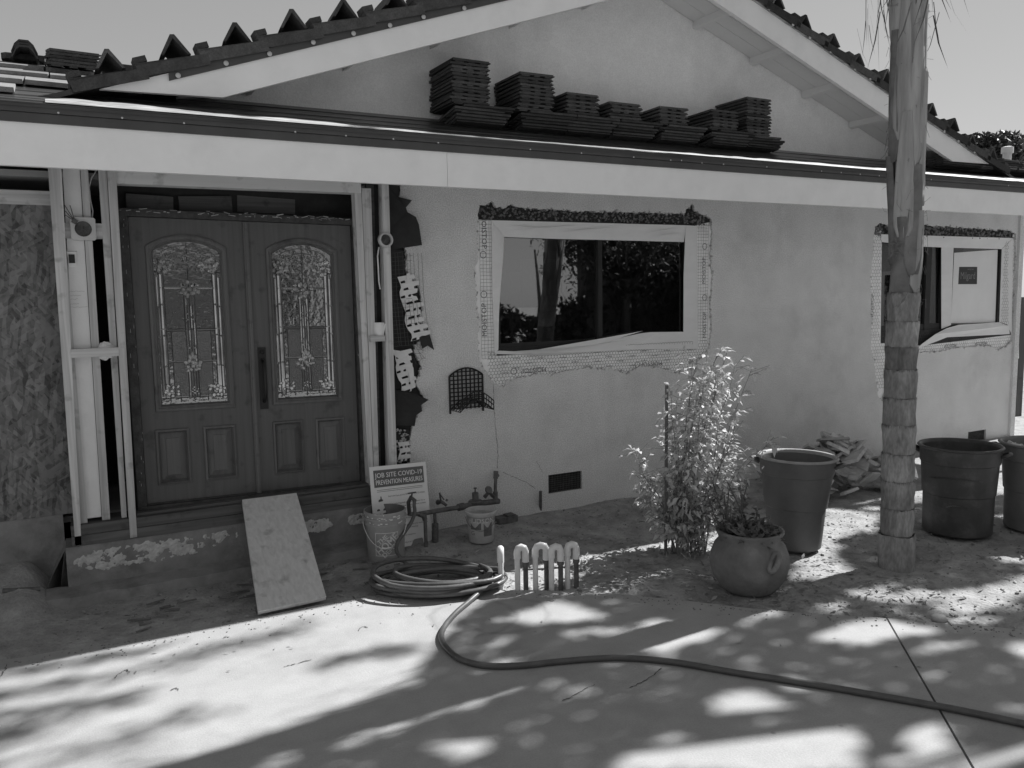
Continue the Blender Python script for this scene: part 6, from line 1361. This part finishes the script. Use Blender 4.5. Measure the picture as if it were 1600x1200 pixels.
nhouse('neighbour_house', (-4, -34, 0), (8.5, -25, 2.9), 'pale house with garage across the street behind the camera', ((-2.5, .2, .1, 2.3, 'g'), (6.0, 7.4, .9, 2.2, 'w')), 'y')
nhouse('neighbour_house', (17.5, -14, 0), (26, -5.2, 3.0), 'pale house with white trimmed windows to the right, mirrored in the far window', ((-9.6, -8.2, .9, 2.3, 'w'), (-12.6, -11.2, .9, 2.3, 'w'), (-7.2, -6.0, .9, 2.3, 'w')), 'x')
t = thing('picket_fence', (3.5, -21.6, 0), 'dark spiked fence across the street behind the camera', 'fence'); m_ = MB()
for i in range(60):
    x = -2+i*.16; m_.box((x, -21.6, -.05), (x+.025, -21.57, 1.25)); m_.add([(x-.02, -21.585, 1.25), (x+.045, -21.585, 1.25), (x+.012, -21.585, 1.38)], [(0, 1, 2)])
m_.build('pickets', 'black', t, kind='stuff'); m_ = MB(); m_.box((-2.1, -21.56, .15), (7.7, -21.53, .19)); m_.box((-2.1, -21.56, 1.1), (7.7, -21.53, 1.14)); m_.build('rail', 'black', t)
# side fence past the far corner of the house
t = thing('side_fence', (11.6, 1.2, 0), 'dark board fence just past the far corner of the house', 'fence')
for i in range(12):
    m_ = MB(); m_.box((10.62+.155*i, 1.0, -.05), (10.765+.155*i, 1.022, 1.75)); m_.build('fence_board', 'fence', t)

# ------------------------------------------------------------------ litter on the soil
m_ = MB()
def chip(x, y, s_):
    n_ = 5; rot = Matrix.Rotation(rnd.uniform(0, 6.28), 3, 'Z') @ Matrix.Rotation(rnd.gauss(0, .25), 3, 'X'); z = dirt_z(x, y)+s_*.15
    ring = [Vector((s_*rnd.uniform(.6, 1.2)*math.cos(2*math.pi*q/n_), s_*.7*rnd.uniform(.6, 1.2)*math.sin(2*math.pi*q/n_), 0)) for q in range(n_)]
    vs = [rot @ v for v in ring]+[rot @ (v*.7+Vector((0, 0, s_*.5))) for v in ring]; m_.add([v+Vector((x, y, z-s_*.1)) for v in vs], [tuple(range(n_, 2*n_))]+[(q, (q+1) % n_, n_+(q+1) % n_, n_+q) for q in range(n_)])
k = 0
while k < 2800:
    x = rnd.uniform(-.3, 7.0); y = rnd.uniform(-4.0, -.03)
    if y < edge_y(x)+.03: continue
    if x < 2.1 and y > -.36: continue
    chip(x, y, rnd.uniform(.004, .012) if rnd.random() < .93 else rnd.uniform(.013, .024)); k += 1
for i in range(420):
    x = rnd.uniform(-.4, 4.6); y = edge_y(x)-abs(rnd.gauss(0, .09))-.01; s_ = rnd.uniform(.003, .008); m_.obox((x, y, s_*.35), (s_*1.4, s_, s_*.7), Matrix.Rotation(rnd.uniform(0, 3), 3, 'Z'))
o = m_.build('soil_crumbs', 'clod', kind='stuff', origin=(3, -1, 0)); tag(o, 'small stones and soil crumbs scattered over the bare earth', 'soil crumbs')
dl = MB(); k = 0; r2 = random.Random(33)
while k < 1200:
    x = rnd.uniform(-.2, 6.6); y = rnd.uniform(-3.8, -.1)
    near = abs(x-3.9) < .9 and abs(y+2.1) < .9
    if y < edge_y(x)+.02 or (x < 2.1 and y > -.36) or (not near and rnd.random() < .75): continue
    leaf(dl, Vector((x, y, dirt_z(x, y)+.012)), Vector((rnd.gauss(0, 1), rnd.gauss(0, 1), rnd.uniform(0, .25))), rnd.uniform(.03, .08), rnd.uniform(.005, .012), .2); k += 1
for i in range(70):
    x = rnd.uniform(.1, 5.5); y = edge_y(x)-abs(rnd.gauss(0, .5)); leaf(dl, Vector((x, y, .006)), Vector((rnd.gauss(0, 1), rnd.gauss(0, 1), .05)), rnd.uniform(.015, .04), rnd.uniform(.003, .007), .1)
o = dl.build('leaf_litter', 'dry', kind='stuff', origin=(3, -1, 0)); tag(o, 'dry fallen leaves lying on the soil and drive', 'leaf litter')
sc = MB()
for i in range(30):
    x = rnd.uniform(.2, 2.0); y = rnd.uniform(-.95, -.45); a = rnd.uniform(-.6, .6); L_ = rnd.uniform(.04, .16); z = dirt_z(x, y)+.012; d = Vector((math.cos(a), math.sin(a), 0)); sc.obox((x, y, z), (L_, rnd.uniform(.006, .02), .006), Matrix.Rotation(a, 3, 'Z') @ Matrix.Rotation(rnd.uniform(-.08, .08), 3, 'Y'))
o = sc.build('wood_splinters', 'fibre', kind='stuff'); tag(o, 'wood splinters on the dark soil left of the ramp', 'splinters')
m_ = MB(); p_, q_ = G(6, 948, .04), G(64, 936, .04); p_.z = dirt_z(p_.x, p_.y)+.012; q_.z = dirt_z(q_.x, q_.y)+.012; m_.tube([p_, q_], .016, 8); o = m_.build('trench_pipe', 'pipe'); tag(o, 'short pipe lying on the soil left of the stoop', 'pipe')
m_ = MB(); q = G(1467, 968, .0); m_.lathe([(.0, 0), (.045, 0), (.045, .02), (.035, .028), (0, .028)], q+Vector((0, 0, -.005)), 16); o = m_.build('valve_lid', 'chip', smooth=True); tag(o, 'small round pale lid on the soil near the drive corner', 'lid')
